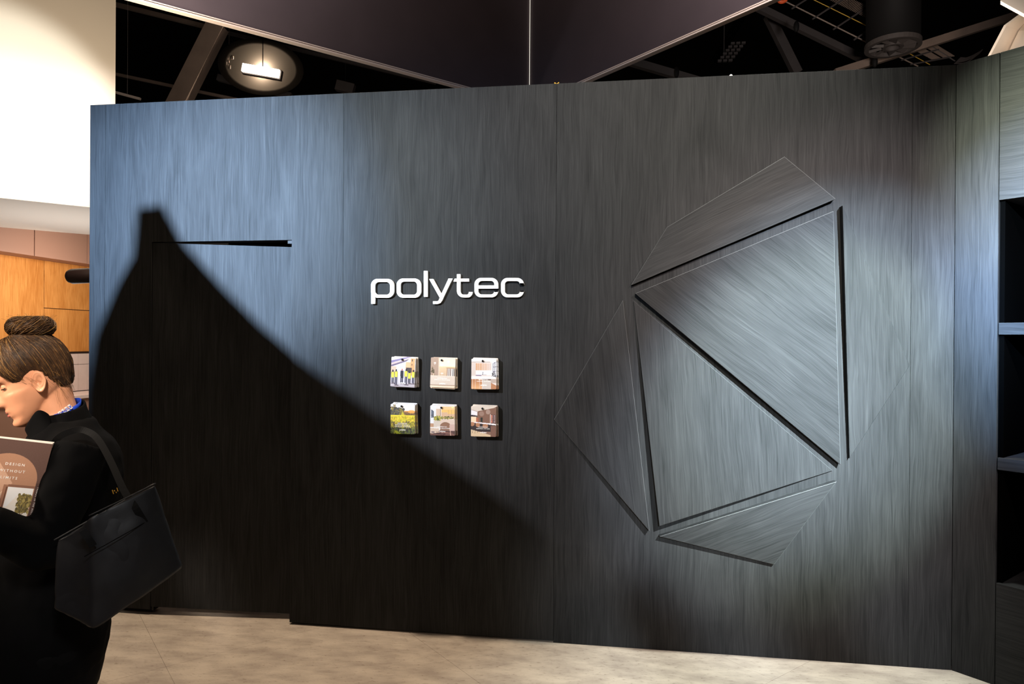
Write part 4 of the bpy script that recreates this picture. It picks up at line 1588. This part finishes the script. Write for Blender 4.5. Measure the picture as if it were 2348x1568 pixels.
# ribbon round the neck
bm = bmesh.new()
n_ = 48
ra_, rb_ = .0505, .0575
ring_lo, ring_hi = [], []
for k in range(n_):
    t_ = 2 * PI * k / n_
    base = pq(139, 936) + FP * (ra_ * math.cos(t_)) + LP * (rb_ * math.sin(t_)) + Z * (-.020 * math.cos(t_) - .010 * math.sin(t_) - .004)
    ring_lo.append(base + Z * -0.014)
    ring_hi.append(base + Z * 0.008)
loft(bm, [ring_lo, ring_hi], True, False)
rb_me = evaluated(bm_mesh(bm), [('SOLIDIFY', dict(thickness=0.0012))])
lan = link('lanyard', rb_me, M['blue'], person, True)
pa, pb_ = pq(131, 946.5, .0585), pq(160.5, 926, .0565)
rt = (pb_ - pa).normalized()
rn = (LP - rt * LP.dot(rt)).normalized()
rd = rt.cross(rn).normalized()
if rd.z > 0:
    rd = -rd
for k in range(4):
    c = pa.lerp(pb_, (k + 0.5) / 4) + rd * 0.006 + rn * 0.0035
    link('label_square', box_mesh(c, rt * 0.0036, rd * 0.0068, rn * 0.0004), M['paper'], lan)
    me = text_mesh('ONOX'[k], 0.0095, c + rn * 0.0008 + rd * 0.0036, rt, rd, 'CENTER', 1.0, 0.0004)
    link('label_letter', me, M['blue'], lan)

# gold mark on the sleeve
bm = bmesh.new()
gp = lambda x, y: pq(230 + x / 22.4, 1090 + y / 22.4, .258)
for (x0, y0), (x1, y1) in (((615, 745), (680, 945)), ((712, 755), (740, 810)), ((805, 845), (838, 890)), ((850, 635), (908, 815))):
    tube(bm, [gp(x0, y0), gp(x1, y1)], 0.0012, 6)
link('sleeve_mark', bm_mesh(bm), M['gold'], person)

# ear
bm = bmesh.new()
NR, NA = 9, 28
rows = []
for i in range(NR + 1):
    r = i / NR
    row = []
    for k in range(NA):
        t_ = 2 * PI * k / NA
        ex, ez = math.cos(t_) * r, math.sin(t_) * r
        wx = 1.75 if ez > 0 else 1.75 - 0.55 * (-ez)
        x, z = ex * wx, ez * 3.05
        y = 0.55 - 0.42 * ex
        y += 0.42 * gauss(r - 0.90, 0.13) * (1 if not (ex > 0.55 and ez < 0.25) else 0.25)
        y += 0.28 * gauss(math.hypot(ex + 0.12, ez - 0.12) - 0.52, 0.12) * (1 if ex < 0.3 else 0.2)
        y -= 0.55 * gauss(math.hypot((ex - 0.15) * 1.1, ez + 0.12), 0.36)
        y += 0.25 * gauss(ez + 0.85, 0.2)
        if r > 0.97:
            y -= 0.35
        ca, sa = math.cos(math.radians(14)), math.sin(math.radians(14))
        xr, zr = x * ca - z * sa, x * sa + z * ca
        row.append(bm.verts.new(hp_(xr - 0.9, 7.05 + y, zr + 0.25)))
    rows.append(row)
for a, b in zip(rows, rows[1:]):
    for k in range(NA):
        bm.faces.new([a[k], b[k], b[(k + 1) % NA], a[(k + 1) % NA]])
bmesh.ops.remove_doubles(bm, verts=bm.verts, dist=0.00005)
em = evaluated(bm_mesh(bm), [('SOLIDIFY', dict(thickness=0.0022, offset=0.0)), ('SUBSURF', dict(levels=1))])
link('ear', em, M['skin'], person, True)
bm = bmesh.new()
bmesh.ops.create_uvsphere(bm, u_segments=10, v_segments=8, radius=0.0021)
me = bm_mesh(bm)
me.transform(Matrix.Translation(hp_(-0.35, 7.95, -2.1)))
link('ear_stud', me, M['pearl'], person, True)
# eyes, lips, brows
for sg in (1, -1):
    bm = bmesh.new()
    bmesh.ops.create_uvsphere(bm, u_segments=16, v_segments=10, radius=0.0115)
    me = bm_mesh(bm)
    me.transform(Matrix.Translation(hp_(6.35, 3.2 * sg, 2.0)))
    link('eye', me, M['eye'], person, True)
    bm = bmesh.new()
    lo_ = []
    for el in np.linspace(-14, 80, 8):
        lo_.append([hp_(6.35 + 1.26 * math.cos(math.radians(el)) * math.cos(az), (3.2 + 1.26 * math.cos(math.radians(el)) * math.sin(az)) * sg,
                        2.0 + 1.26 * math.sin(math.radians(el))) for az in np.linspace(-1.6, 1.6, 14)])
    loft(bm, lo_, False, False)
    link('eyelid', bm_mesh(bm), M['skin'], person, True)
    bm = bmesh.new()
    lid = [hp_(6.35 + 1.34 * math.cos(a_), (3.2 + 1.34 * math.sin(a_)) * sg, 1.85 - 0.10 * math.cos(a_)) for a_ in np.linspace(-1.3, 1.3, 9)]
    tube(bm, lid, 0.0014, 6)
    link('eyelashes', bm_mesh(bm), M['hair'], person, True)
    bm = bmesh.new()
    bro = [hp_(9.35 - 0.55 * t_ * t_ * 3, (1.6 + 3.2 * t_) * sg, 4.3 + 0.5 * math.sin(t_ * 2.6)) for t_ in np.linspace(0, 1, 8)]
    tube(bm, bro, [.0022, .0026, .0026, .0025, .0022, .0018, .0014, .0008], 6)
    link('eyebrow', bm_mesh(bm), M['hair_mid'], person, True)
bm = bmesh.new()
for zc, hh in ((-4.75, 0.34), (-5.75, 0.42)):
    tube(bm, [hp_(head_pt(zc, math.asin(max(-1, min(1, y / f_wid(zc)))))[0] - 0.18 - 0.02 * y * y, y, zc) for y in np.linspace(-2.1, 2.1, 13)],
         [0.01 * hh * (1 - (abs(k - 6) / 6.6) ** 2) + 0.0004 for k in range(13)], 8)
link('lips', bm_mesh(bm), M['lips'], person, True)

# hair: cap, strands, bun
hl_x = [-12, -7.2, -5.6, -4.2, -3.0, -2.2, -0.6, 1.2, 2.6, 4.4, 5.6, 6.6, 9, 12]
hl_z = [-4.4, -4.2, -3.8, -2.2, 0.6, 2.8, 3.8, 3.2, 2.0, 2.2, 4.0, 6.6, 8.6, 9.2]


def above(x, z):
    return z - float(np.interp(x, hl_x, hl_z))


f_back_cap = cubic([-10.3, -8.3, -7.0, -5.4, -3.5, -1, 1.5, 5, 9, 11.5, 12.6, 13.3, 13.6],
                   [-6.6, -7.0, -7.2, -7.4, -7.8, -8.6, -9.4, -9.7, -8.6, -6.6, -5.0, -3.2, -1.6])
f_wid_cap = cubic([-10.3, -8.3, -7.0, -5.4, -3.5, -1, 1.5, 4, 6.5, 9, 11, 12.4, 13.3, 13.6],
                  [4.6, 4.8, 5.0, 5.5, 6.2, 6.9, 7.2, 7.4, 7.5, 7.0, 5.6, 4.0, 2.2, 0.8])


def cap_pt(z, ph):
    if z > -1 or math.cos(ph) > 0:
        return head_pt(z, ph)
    a, b, w_ = f_front(z), f_back_cap(z), f_wid_cap(z)
    c = (a + f_back(z)) / 2
    c = min(c, 0.0)
    return c + (c - b) * math.cos(ph), w_ * math.sin(ph), z


bm = bmesh.new()
cv_ = []
chv = [[cap_pt(z, 2 * PI * k / NSEG) for k in range(NSEG)] for z in zs]
C0 = Vector((-0.5, 0, 3.0))
for r in chv:
    row = []
    for p in r:
        q = Vector(p)
        d_ = (q - C0).normalized()
        k = max(-0.25, min(1.0, above(q.x, q.z) / 2.2))
        wav = 0.12 * math.sin(18 * math.atan2(d_.y, d_.x) + 3 * d_.z)
        off = -0.12 + (1.05 + wav) * (max(k, 0) ** 0.6) if k > 0 else -0.2 + 2.4 * k
        row.append((q + d_ * off, above(q.x, q.z)))
    cv_.append(row)
vr = [[bm.verts.new(hp_(*p)) for p, _ in row] for row in cv_]
for i in range(len(vr) - 1):
    for k in range(NSEG):
        k2 = (k + 1) % NSEG
        if max(cv_[i][k][1], cv_[i][k2][1], cv_[i + 1][k][1], cv_[i + 1][k2][1]) > -0.5:
            bm.faces.new([vr[i][k], vr[i][k2], vr[i + 1][k2], vr[i + 1][k]])
bm.faces.new(vr[-1])
bmesh.ops.delete(bm, geom=[v for v in bm.verts if not v.link_faces], context='VERTS')
bmesh.ops.recalc_face_normals(bm, faces=bm.faces)
bvh = BVHTree.FromBMesh(bm)
hair = link('hair', bm_mesh(bm), M['hair'], person, True)
CW = hp_(*C0)
BUNP = hp_(0.6, 0, 14.6)
bun_c = pq(71, 749, 0.0)
bun_up = (UH * 0.35 + Z * 0.9 - FP * 0.1).normalized()


def surf(d_):
    h_ = bvh.ray_cast(CW + d_ * 0.3, -d_)
    return (h_[0] - CW).length if h_[0] is not None else None


def strand(bm, d0, d1, n_=9, lift=0.0012, rad=0.00045, sway=0.03):
    ax = d0.cross(d1)
    if ax.length < 1e-4:
        return
    a_ = d0.angle(d1)
    ax.normalize()
    sw = random.uniform(-sway, sway)
    pts = []
    ph = random.uniform(0, 6)
    for k in range(n_):
        t_ = k / (n_ - 1)
        d_ = Matrix.Rotation(a_ * t_, 3, ax) @ d0
        d_ = (d_ + ax * (sw * math.sin(PI * t_) + 0.012 * math.sin(5 * t_ + ph) * (1 - t_))).normalized()
        r = surf(d_)
        if r is None:
            if len(pts) > 2:
                break
            return
        pts.append(CW + d_ * (r + lift * (0.4 + 0.6 * math.sin(PI * t_)) + random.uniform(-0.0003, 0.0004)))
    if len(pts) > 3:
        tube(bm, pts, [rad] * (len(pts) - 1) + [rad * 0.4], 4, False)


DB = (BUNP - CW).normalized()
bms = {k: bmesh.new() for k in ('hair', 'hair_mid', 'hair_gold')}
cnt = 0
for it in range(5200):
    z = random.uniform(-6.5, 12.5)
    ph = random.uniform(0, 2 * PI)
    x, y, z = cap_pt(z, ph)
    ab = above(x, z)
    if ab < -0.1 or (ab > 3.5 and random.random() < 0.45):
        continue
    d0 = (hp_(x, y, z) - CW).normalized()
    side = x > 0.5
    u_ = random.random()
    key = 'hair_gold' if u_ < (0.16 if side else 0.06) else ('hair_mid' if u_ < (0.60 if side else 0.34) else 'hair')
    strand(bms[key], d0, DB, 9, random.uniform(0.0004, 0.003), random.uniform(0.0003, 0.0007), 0.10 if side else 0.05)
    cnt += 1
    if cnt > 2300:
        break
# loose wisps at temple, ear and nape
for k in range(70):
    where = random.random()
    if where < 0.35:
        p0 = Vector((random.uniform(2.4, 6), 0, random.uniform(3.4, 7)))
    elif where < 0.6:
        p0 = Vector((random.uniform(-3.5, 2), 0, random.uniform(0, 4)))
    else:
        p0 = Vector((random.uniform(-7.6, -3.6), 0, random.uniform(-3.2, 0)))
    yy = f_wid(p0.z) * math.sqrt(max(0.05, 1 - ((p0.x + 0.4) / 9.6) ** 2)) + 0.35
    sgn = 1 if random.random() < 0.8 else -1
    q = Vector((p0.x, yy * sgn, p0.z))
    dirv = Vector((random.uniform(-1.2, -0.2), random.uniform(0.0, 0.2) * sgn, random.uniform(-0.5, 0.3)))
    if where >= 0.6:
        dirv = Vector((random.uniform(-0.4, 0.6), 0.2 * sgn, -1.0))
    pts = [hp_(*(q + dirv * (t_ * random.uniform(0.9, 1.1)) + Vector((0, 0, -0.25 * t_ * t_)))) for t_ in (0, 0.7, 1.4, 2.1, 2.8)]
    tube(bms['hair_mid' if random.random() < 0.6 else 'hair_gold'], smooth_path(pts, 2), 0.00028, 3, False)
# bun
ba = bun_up.cross(LP).normalized()
bb = bun_up.cross(ba).normalized()
bm = bmesh.new()
RMA, RMI = 0.0265, 0.0255
loft(bm, [[bun_c + (ba * math.cos(t_) * 1.12 + bb * math.sin(t_)) * (RMA + RMI * math.cos(p_)) + bun_up * (RMI * 1.05 * math.sin(p_))
           for p_ in np.linspace(0, 2 * PI, 17)[:-1]] for t_ in np.linspace(0, 2 * PI, 33)], True, False)
link('hair_bun', bm_mesh(bm), M['hair'], person, True)
bm = bmesh.new()
tube(bm, smooth_path([bun_c - bun_up * 0.045, bun_c - bun_up * 0.02, bun_c + bun_up * 0.012], 4), [.030, .027, .026, .025, .025, .024, .023, .022, .02], 16)
link('hair_tie', bm_mesh(bm), M['hair'], person, True)
for k in range(620):
    t0, p0 = random.uniform(0, 2 * PI), random.uniform(0, 2 * PI)
    dt, dp_ = random.uniform(0.8, 2.4), random.uniform(0.5, 2.6)
    rr = RMI * random.uniform(1.0, 1.12)
    pts = []
    for j in range(9):
        t_, p_ = t0 + dt * j / 8, p0 + dp_ * j / 8
        pts.append(bun_c + (ba * math.cos(t_) * 1.12 + bb * math.sin(t_)) * (RMA + rr * math.cos(p_)) + bun_up * (rr * 1.05 * math.sin(p_)))
    top = math.sin(p0 + dp_ / 2) > -0.1
    u_ = random.random()
    tube(bms['hair_gold' if u_ < (0.34 if top else 0.08) else ('hair_mid' if u_ < 0.85 else 'hair')], pts, random.uniform(0.0004, 0.0009), 4, False)
for k in range(110):
    t_ = random.uniform(0, 2 * PI)
    d_ = (ba * math.cos(t_) * 1.1 + bb * math.sin(t_))
    q = bun_c + d_ * (RMA + RMI * random.uniform(-0.5, 0.8)) + bun_up * RMI * random.uniform(0.3, 0.9)
    e_ = d_ * random.uniform(0.004, 0.018) + bun_up * random.uniform(0.004, 0.02)
    w_ = Vector((random.uniform(-1, 1), random.uniform(-1, 1), random.uniform(-1, 1))) * 0.006
    tube(bms['hair_gold'], smooth_path([q - e_ * 0.4, q + e_ * 0.4 + w_, q + e_ + w_ * 0.3 - Z * 0.003], 4), 0.00026, 3, False)
for k, nm in (('hair', 'hair_strands'), ('hair_mid', 'hair_strands'), ('hair_gold', 'hair_highlights')):
    o = link(nm, bm_mesh(bms[k]), M[k], person, True)
    o['kind'] = 'stuff'

# ------------------------------------------------------------------ brochure in her hands
BL = 0.222
k1, k2 = pq(121, 1018, BL), pq(78, 1180, BL)
ku = pq(5, 979, BL)
bay = (k2 - k1).normalized()                       # down the cover
bax = (k1 - ku)
bax = (bax - bay * bax.dot(bay)).normalized()      # towards its right edge
bnz = bay.cross(bax).normalized()
if bnz.dot(LP) < 0:
    bnz = -bnz
CWD, CHT = 0.185, 0.245
c = Canvas(296, 392, (84, 64, 58))
c.vgrad(0, 0, 1, 1, (92, 70, 62), (66, 48, 44))
ax0, axr, ay0, ayr = 0.57, 0.36, 0.42, 0.28
c.ell(ax0, ay0, axr, ayr, (150, 112, 90))
c.rect(ax0 - axr, ay0, ax0 + axr, 1, (150, 112, 90))
c.poly([(0.21, 0.40), (0.30, 0.22), (0.46, 0.24), (0.66, 0.44), (0.54, 0.58), (0.21, 0.72)], (178, 142, 120))
c.poly([(0.21, 0.46), (0.46, 0.62), (0.60, 0.50), (0.60, 1), (0.21, 1)], (206, 172, 148))
c.poly([(0.21, 1), (0.21, 0.74), (0.56, 0.56), (0.56, 1)], (222, 194, 166))
for x in (0.34, 0.45):
    c.line(x, 0.70, x - 0.02, 1, 0.006, (168, 134, 110))
c.line(0.28, 0.28, 0.56, 0.58, 0.006, (150, 116, 96))
c.rect(0.59, 0.47, 0.92, 1, (212, 196, 188))
c.poly([(0.62, 0.48), (0.92, 0.48), (0.92, 0.59), (0.76, 0.55), (0.66, 0.68), (0.62, 0.68)], (246, 240, 234))
c.rect(0.57, 0.46, 0.625, 1, (138, 100, 80))
c.rect(0.605, 0.48, 0.618, 1, (84, 58, 46))
c.rect(0.62, 0.455, 0.93, 0.48, (118, 84, 68))
c.line(0.84, 0.62, 0.83, 0.84, 0.012, (96, 74, 52))
c.line(0.84, 0.76, 0.90, 0.70, 0.008, (96, 74, 52))
c.specks(0.77, 0.55, 0.92, 0.73, 280, [(122, 108, 62), (98, 88, 54), (148, 132, 80), (84, 74, 48)], 0.006, 0.016)
c.rect(0.55, 0.83, 0.93, 1, (92, 66, 56))
c.poly([(0.76, 0.84), (0.91, 0.84), (0.89, 0.93), (0.78, 0.93)], (120, 88, 76))
out_ = (((c.x - ax0) / axr) ** 2 + ((c.y - ay0) / ayr) ** 2 > 1) & (c.y < ay0)
c.a[out_] = np.array((82, 62, 56)) / 255
c.a[(c.x > ax0 + axr) & (c.y >= ay0)] = np.array((70, 52, 47)) / 255
c.a[(c.x < ax0 - axr) & (c.y >= ay0)] = np.array((76, 57, 51)) / 255
c.grain(0.008)
c.gain = 1.6
held = empty('held_brochure', k1, 'open brochure with DESIGN WITHOUT LIMITS on its brown cover, held by the woman', 'brochure')
tl = k1 - bax * CWD
me = print_mesh(c, CWD, CHT, tl + bnz * 0.0012, bax, bay)
link('cover', me, M['print'], held)
link('cover_board', box_mesh(k1 - bax * (CWD / 2) + bay * (CHT / 2) + bnz * 0.0004, bax * (CWD / 2), bay * (CHT / 2), bnz * 0.0006), M['paper'], held)
# fanned pages behind the cover, hinged at the far left
hinge = tl
pgs = bmesh.new()
for k in range(5):
    a_ = math.radians(1.2 + 1.05 * k)
    dx = bax * math.cos(a_) - bnz * math.sin(a_)
    add_box(pgs, hinge + dx * (CWD / 2) + bay * (CHT / 2 - 0.003) - bnz * (0.0012 + 0.0006 * k), dx * (CWD / 2 + 0.001 * k), bay * (CHT / 2), bnz * 0.0007)
link('pages', bm_mesh(pgs), M['paper'], held)
tms = []
for ln, (tx, ty) in zip(('DESIGN', 'WITHOUT', 'LIMITS'), ((0.635, 0.260), (0.620, 0.330), (0.605, 0.400))):
    tms.append(text_mesh(ln, 0.0090, tl + bax * (CWD * tx) + bay * (CHT * ty) + bnz * 0.0018, bax, bay, 'CENTER', 1.45, 0.0001))
me = join_meshes(tms)
link('cover_title', me, M['ink_white'], held)
tms = []
tms.append(text_mesh('TRENDS IN THE AUSTRALIAN DESIGN', 0.0050, tl + bax * (CWD * 0.955) + bay * (CHT * 0.46) + bnz * 0.0018, bay, -bax, 'LEFT', 1.5))
me = join_meshes(tms)
link('cover_text', me, M['ink_white'], held)

# ------------------------------------------------------------------ tote bag on her shoulder
bag = empty('tote_bag', pq(270, 1380, .34), 'large black leather tote bag hanging from the woman\'s shoulder', 'bag')
LF, LB = .440, .345          # lateral of the outer and the inner side
nU, nV = 20, 18


def quad_pt(c00, c10, c01, c11, s_, t_):
    return c00.lerp(c10, s_).lerp(c01.lerp(c11, s_), t_)


def bagring(t_):
    """closed ring at height t (0 rim, 1 bottom)"""
    fl = pq(204, 1184, LF - .02).lerp(pq(212, 1459, LF), t_)
    fr = pq(356, 1110, LF - .055).lerp(pq(425, 1306, LF - .03), t_)
    br = pq(350, 1112, LB + .02).lerp(pq(416, 1303, LB + .02), t_)
    bl = pq(124, 1240, LB).lerp(pq(113, 1404, LB + .005), t_)
    bulge = math.sin(PI * min(1, t_ * 0.9 + 0.05)) * 0.018
    out = []
    n_ = 16
    for k in range(n_):
        s_ = k / n_
        out.append(fl.lerp(fr, s_) + LP * bulge * math.sin(PI * s_))
    for k in range(4):
        out.append(fr.lerp(br, k / 4))
    for k in range(n_):
        out.append(br.lerp(bl, k / n_))
    for k in range(6):
        s_ = k / 6
        out.append(bl.lerp(fl, s_) + FP * (-0.012 * math.sin(PI * s_) * (1 - 0.3 * t_)))
    return out


bm = bmesh.new()
rings_ = [bagring(t_) for t_ in [k / 16 for k in range(17)]]
vr = loft(bm, rings_, True, False)
bm.faces.new(vr[-1])
me = evaluated(bm_mesh(bm), [('SMOOTH', dict(factor=0.5, iterations=2)), ('SOLIDIFY', dict(thickness=0.003, offset=-1)), ('SUBSURF', dict(levels=1))])
wrinkle(me, 0.0035, 11, 11)
link('bag_body', me, M['leather'], bag, True)
bm = bmesh.new()
rp_ = rings_[0]
tube(bm, [p + Z * 0.002 for p in rp_[16:37]], 0.0016, 6)
link('rim_piping', bm_mesh(bm), M['leather_edge'], bag, True)
bm = bmesh.new()
tube(bm, [p + Z * 0.002 for p in rp_[0:17]], 0.0016, 6)
link('rim_piping', bm_mesh(bm), M['leather'], bag, True)


def strap_mesh(pts, w_, th):
    P = smooth_path(pts, 6)
    bm = bmesh.new()
    rs = []
    for i, p in enumerate(P):
        t_ = (P[min(i + 1, len(P) - 1)] - P[max(i - 1, 0)]).normalized()
        nrm = LP - t_ * LP.dot(t_)
        if nrm.length < 0.2:
            nrm = FP - t_ * FP.dot(t_)
        nrm.normalize()
        sd_ = t_.cross(nrm).normalized()
        rs.append([p + sd_ * w_ + nrm * th, p - sd_ * w_ + nrm * th, p - sd_ * w_ - nrm * th, p + sd_ * w_ - nrm * th])
    loft(bm, rs)
    return bm_mesh(bm)


link('strap', strap_mesh([pq(332, 1199, .412), pq(308, 1160, .408), pq(283, 1122, .37), pq(252, 1054, .30), pq(222, 1004, .245), pq(192, 986, .21),
                          pq(165, 988, .20), pq(138, 1000, .20), pq(122, 1018, .185), pq(116, 1040, .175)], .0082, .0016), M['strap'], bag, False)
link('strap', strap_mesh([pq(214, 1252, .449), pq(202, 1234, .449), pq(190, 1216, .442)], .0082, .0016), M['strap'], bag, False)
bm = bmesh.new()
tube(bm, smooth_path([pq(193, 1276, .443), pq(240, 1250, .448), pq(290, 1222, .440), pq(332, 1198, .414)], 5), 0.0012, 5)
link('seam', bm_mesh(bm), M['jacket'], bag)

# ------------------------------------------------------------------ two onlookers behind the viewpoint (their heads throw the two soft shadows low on the wall)
src = [o for o in COL.objects if o.parent is person and o.name.split('.')[0] in ('body', 'jacket', 'trousers', 'collar', 'shoe', 'hair')]
for (x, y, sc_, lab) in ((0.53, -3.80, 1.115, 'onlooker in black standing beside the viewpoint, nearer the sign'),
                    (0.955, -4.25, 1.275, 'onlooker in black standing beside the viewpoint, nearer the shelves')):
    r = person.copy()
    COL.objects.link(r)
    r['label'] = lab
    dv_ = (HO - Vector(person.location))
    r.scale = (sc_, sc_, sc_)
    r.rotation_euler = (0, 0, math.radians(-75))
    off_ = Matrix.Rotation(math.radians(-75), 3, 'Z') @ (dv_ * sc_)
    r.location = (x - off_.x, y - off_.y, 0)
    for ch in src:
        c_ = ch.copy()
        COL.objects.link(c_)
        c_.parent = r
        c_.matrix_parent_inverse = ch.matrix_parent_inverse
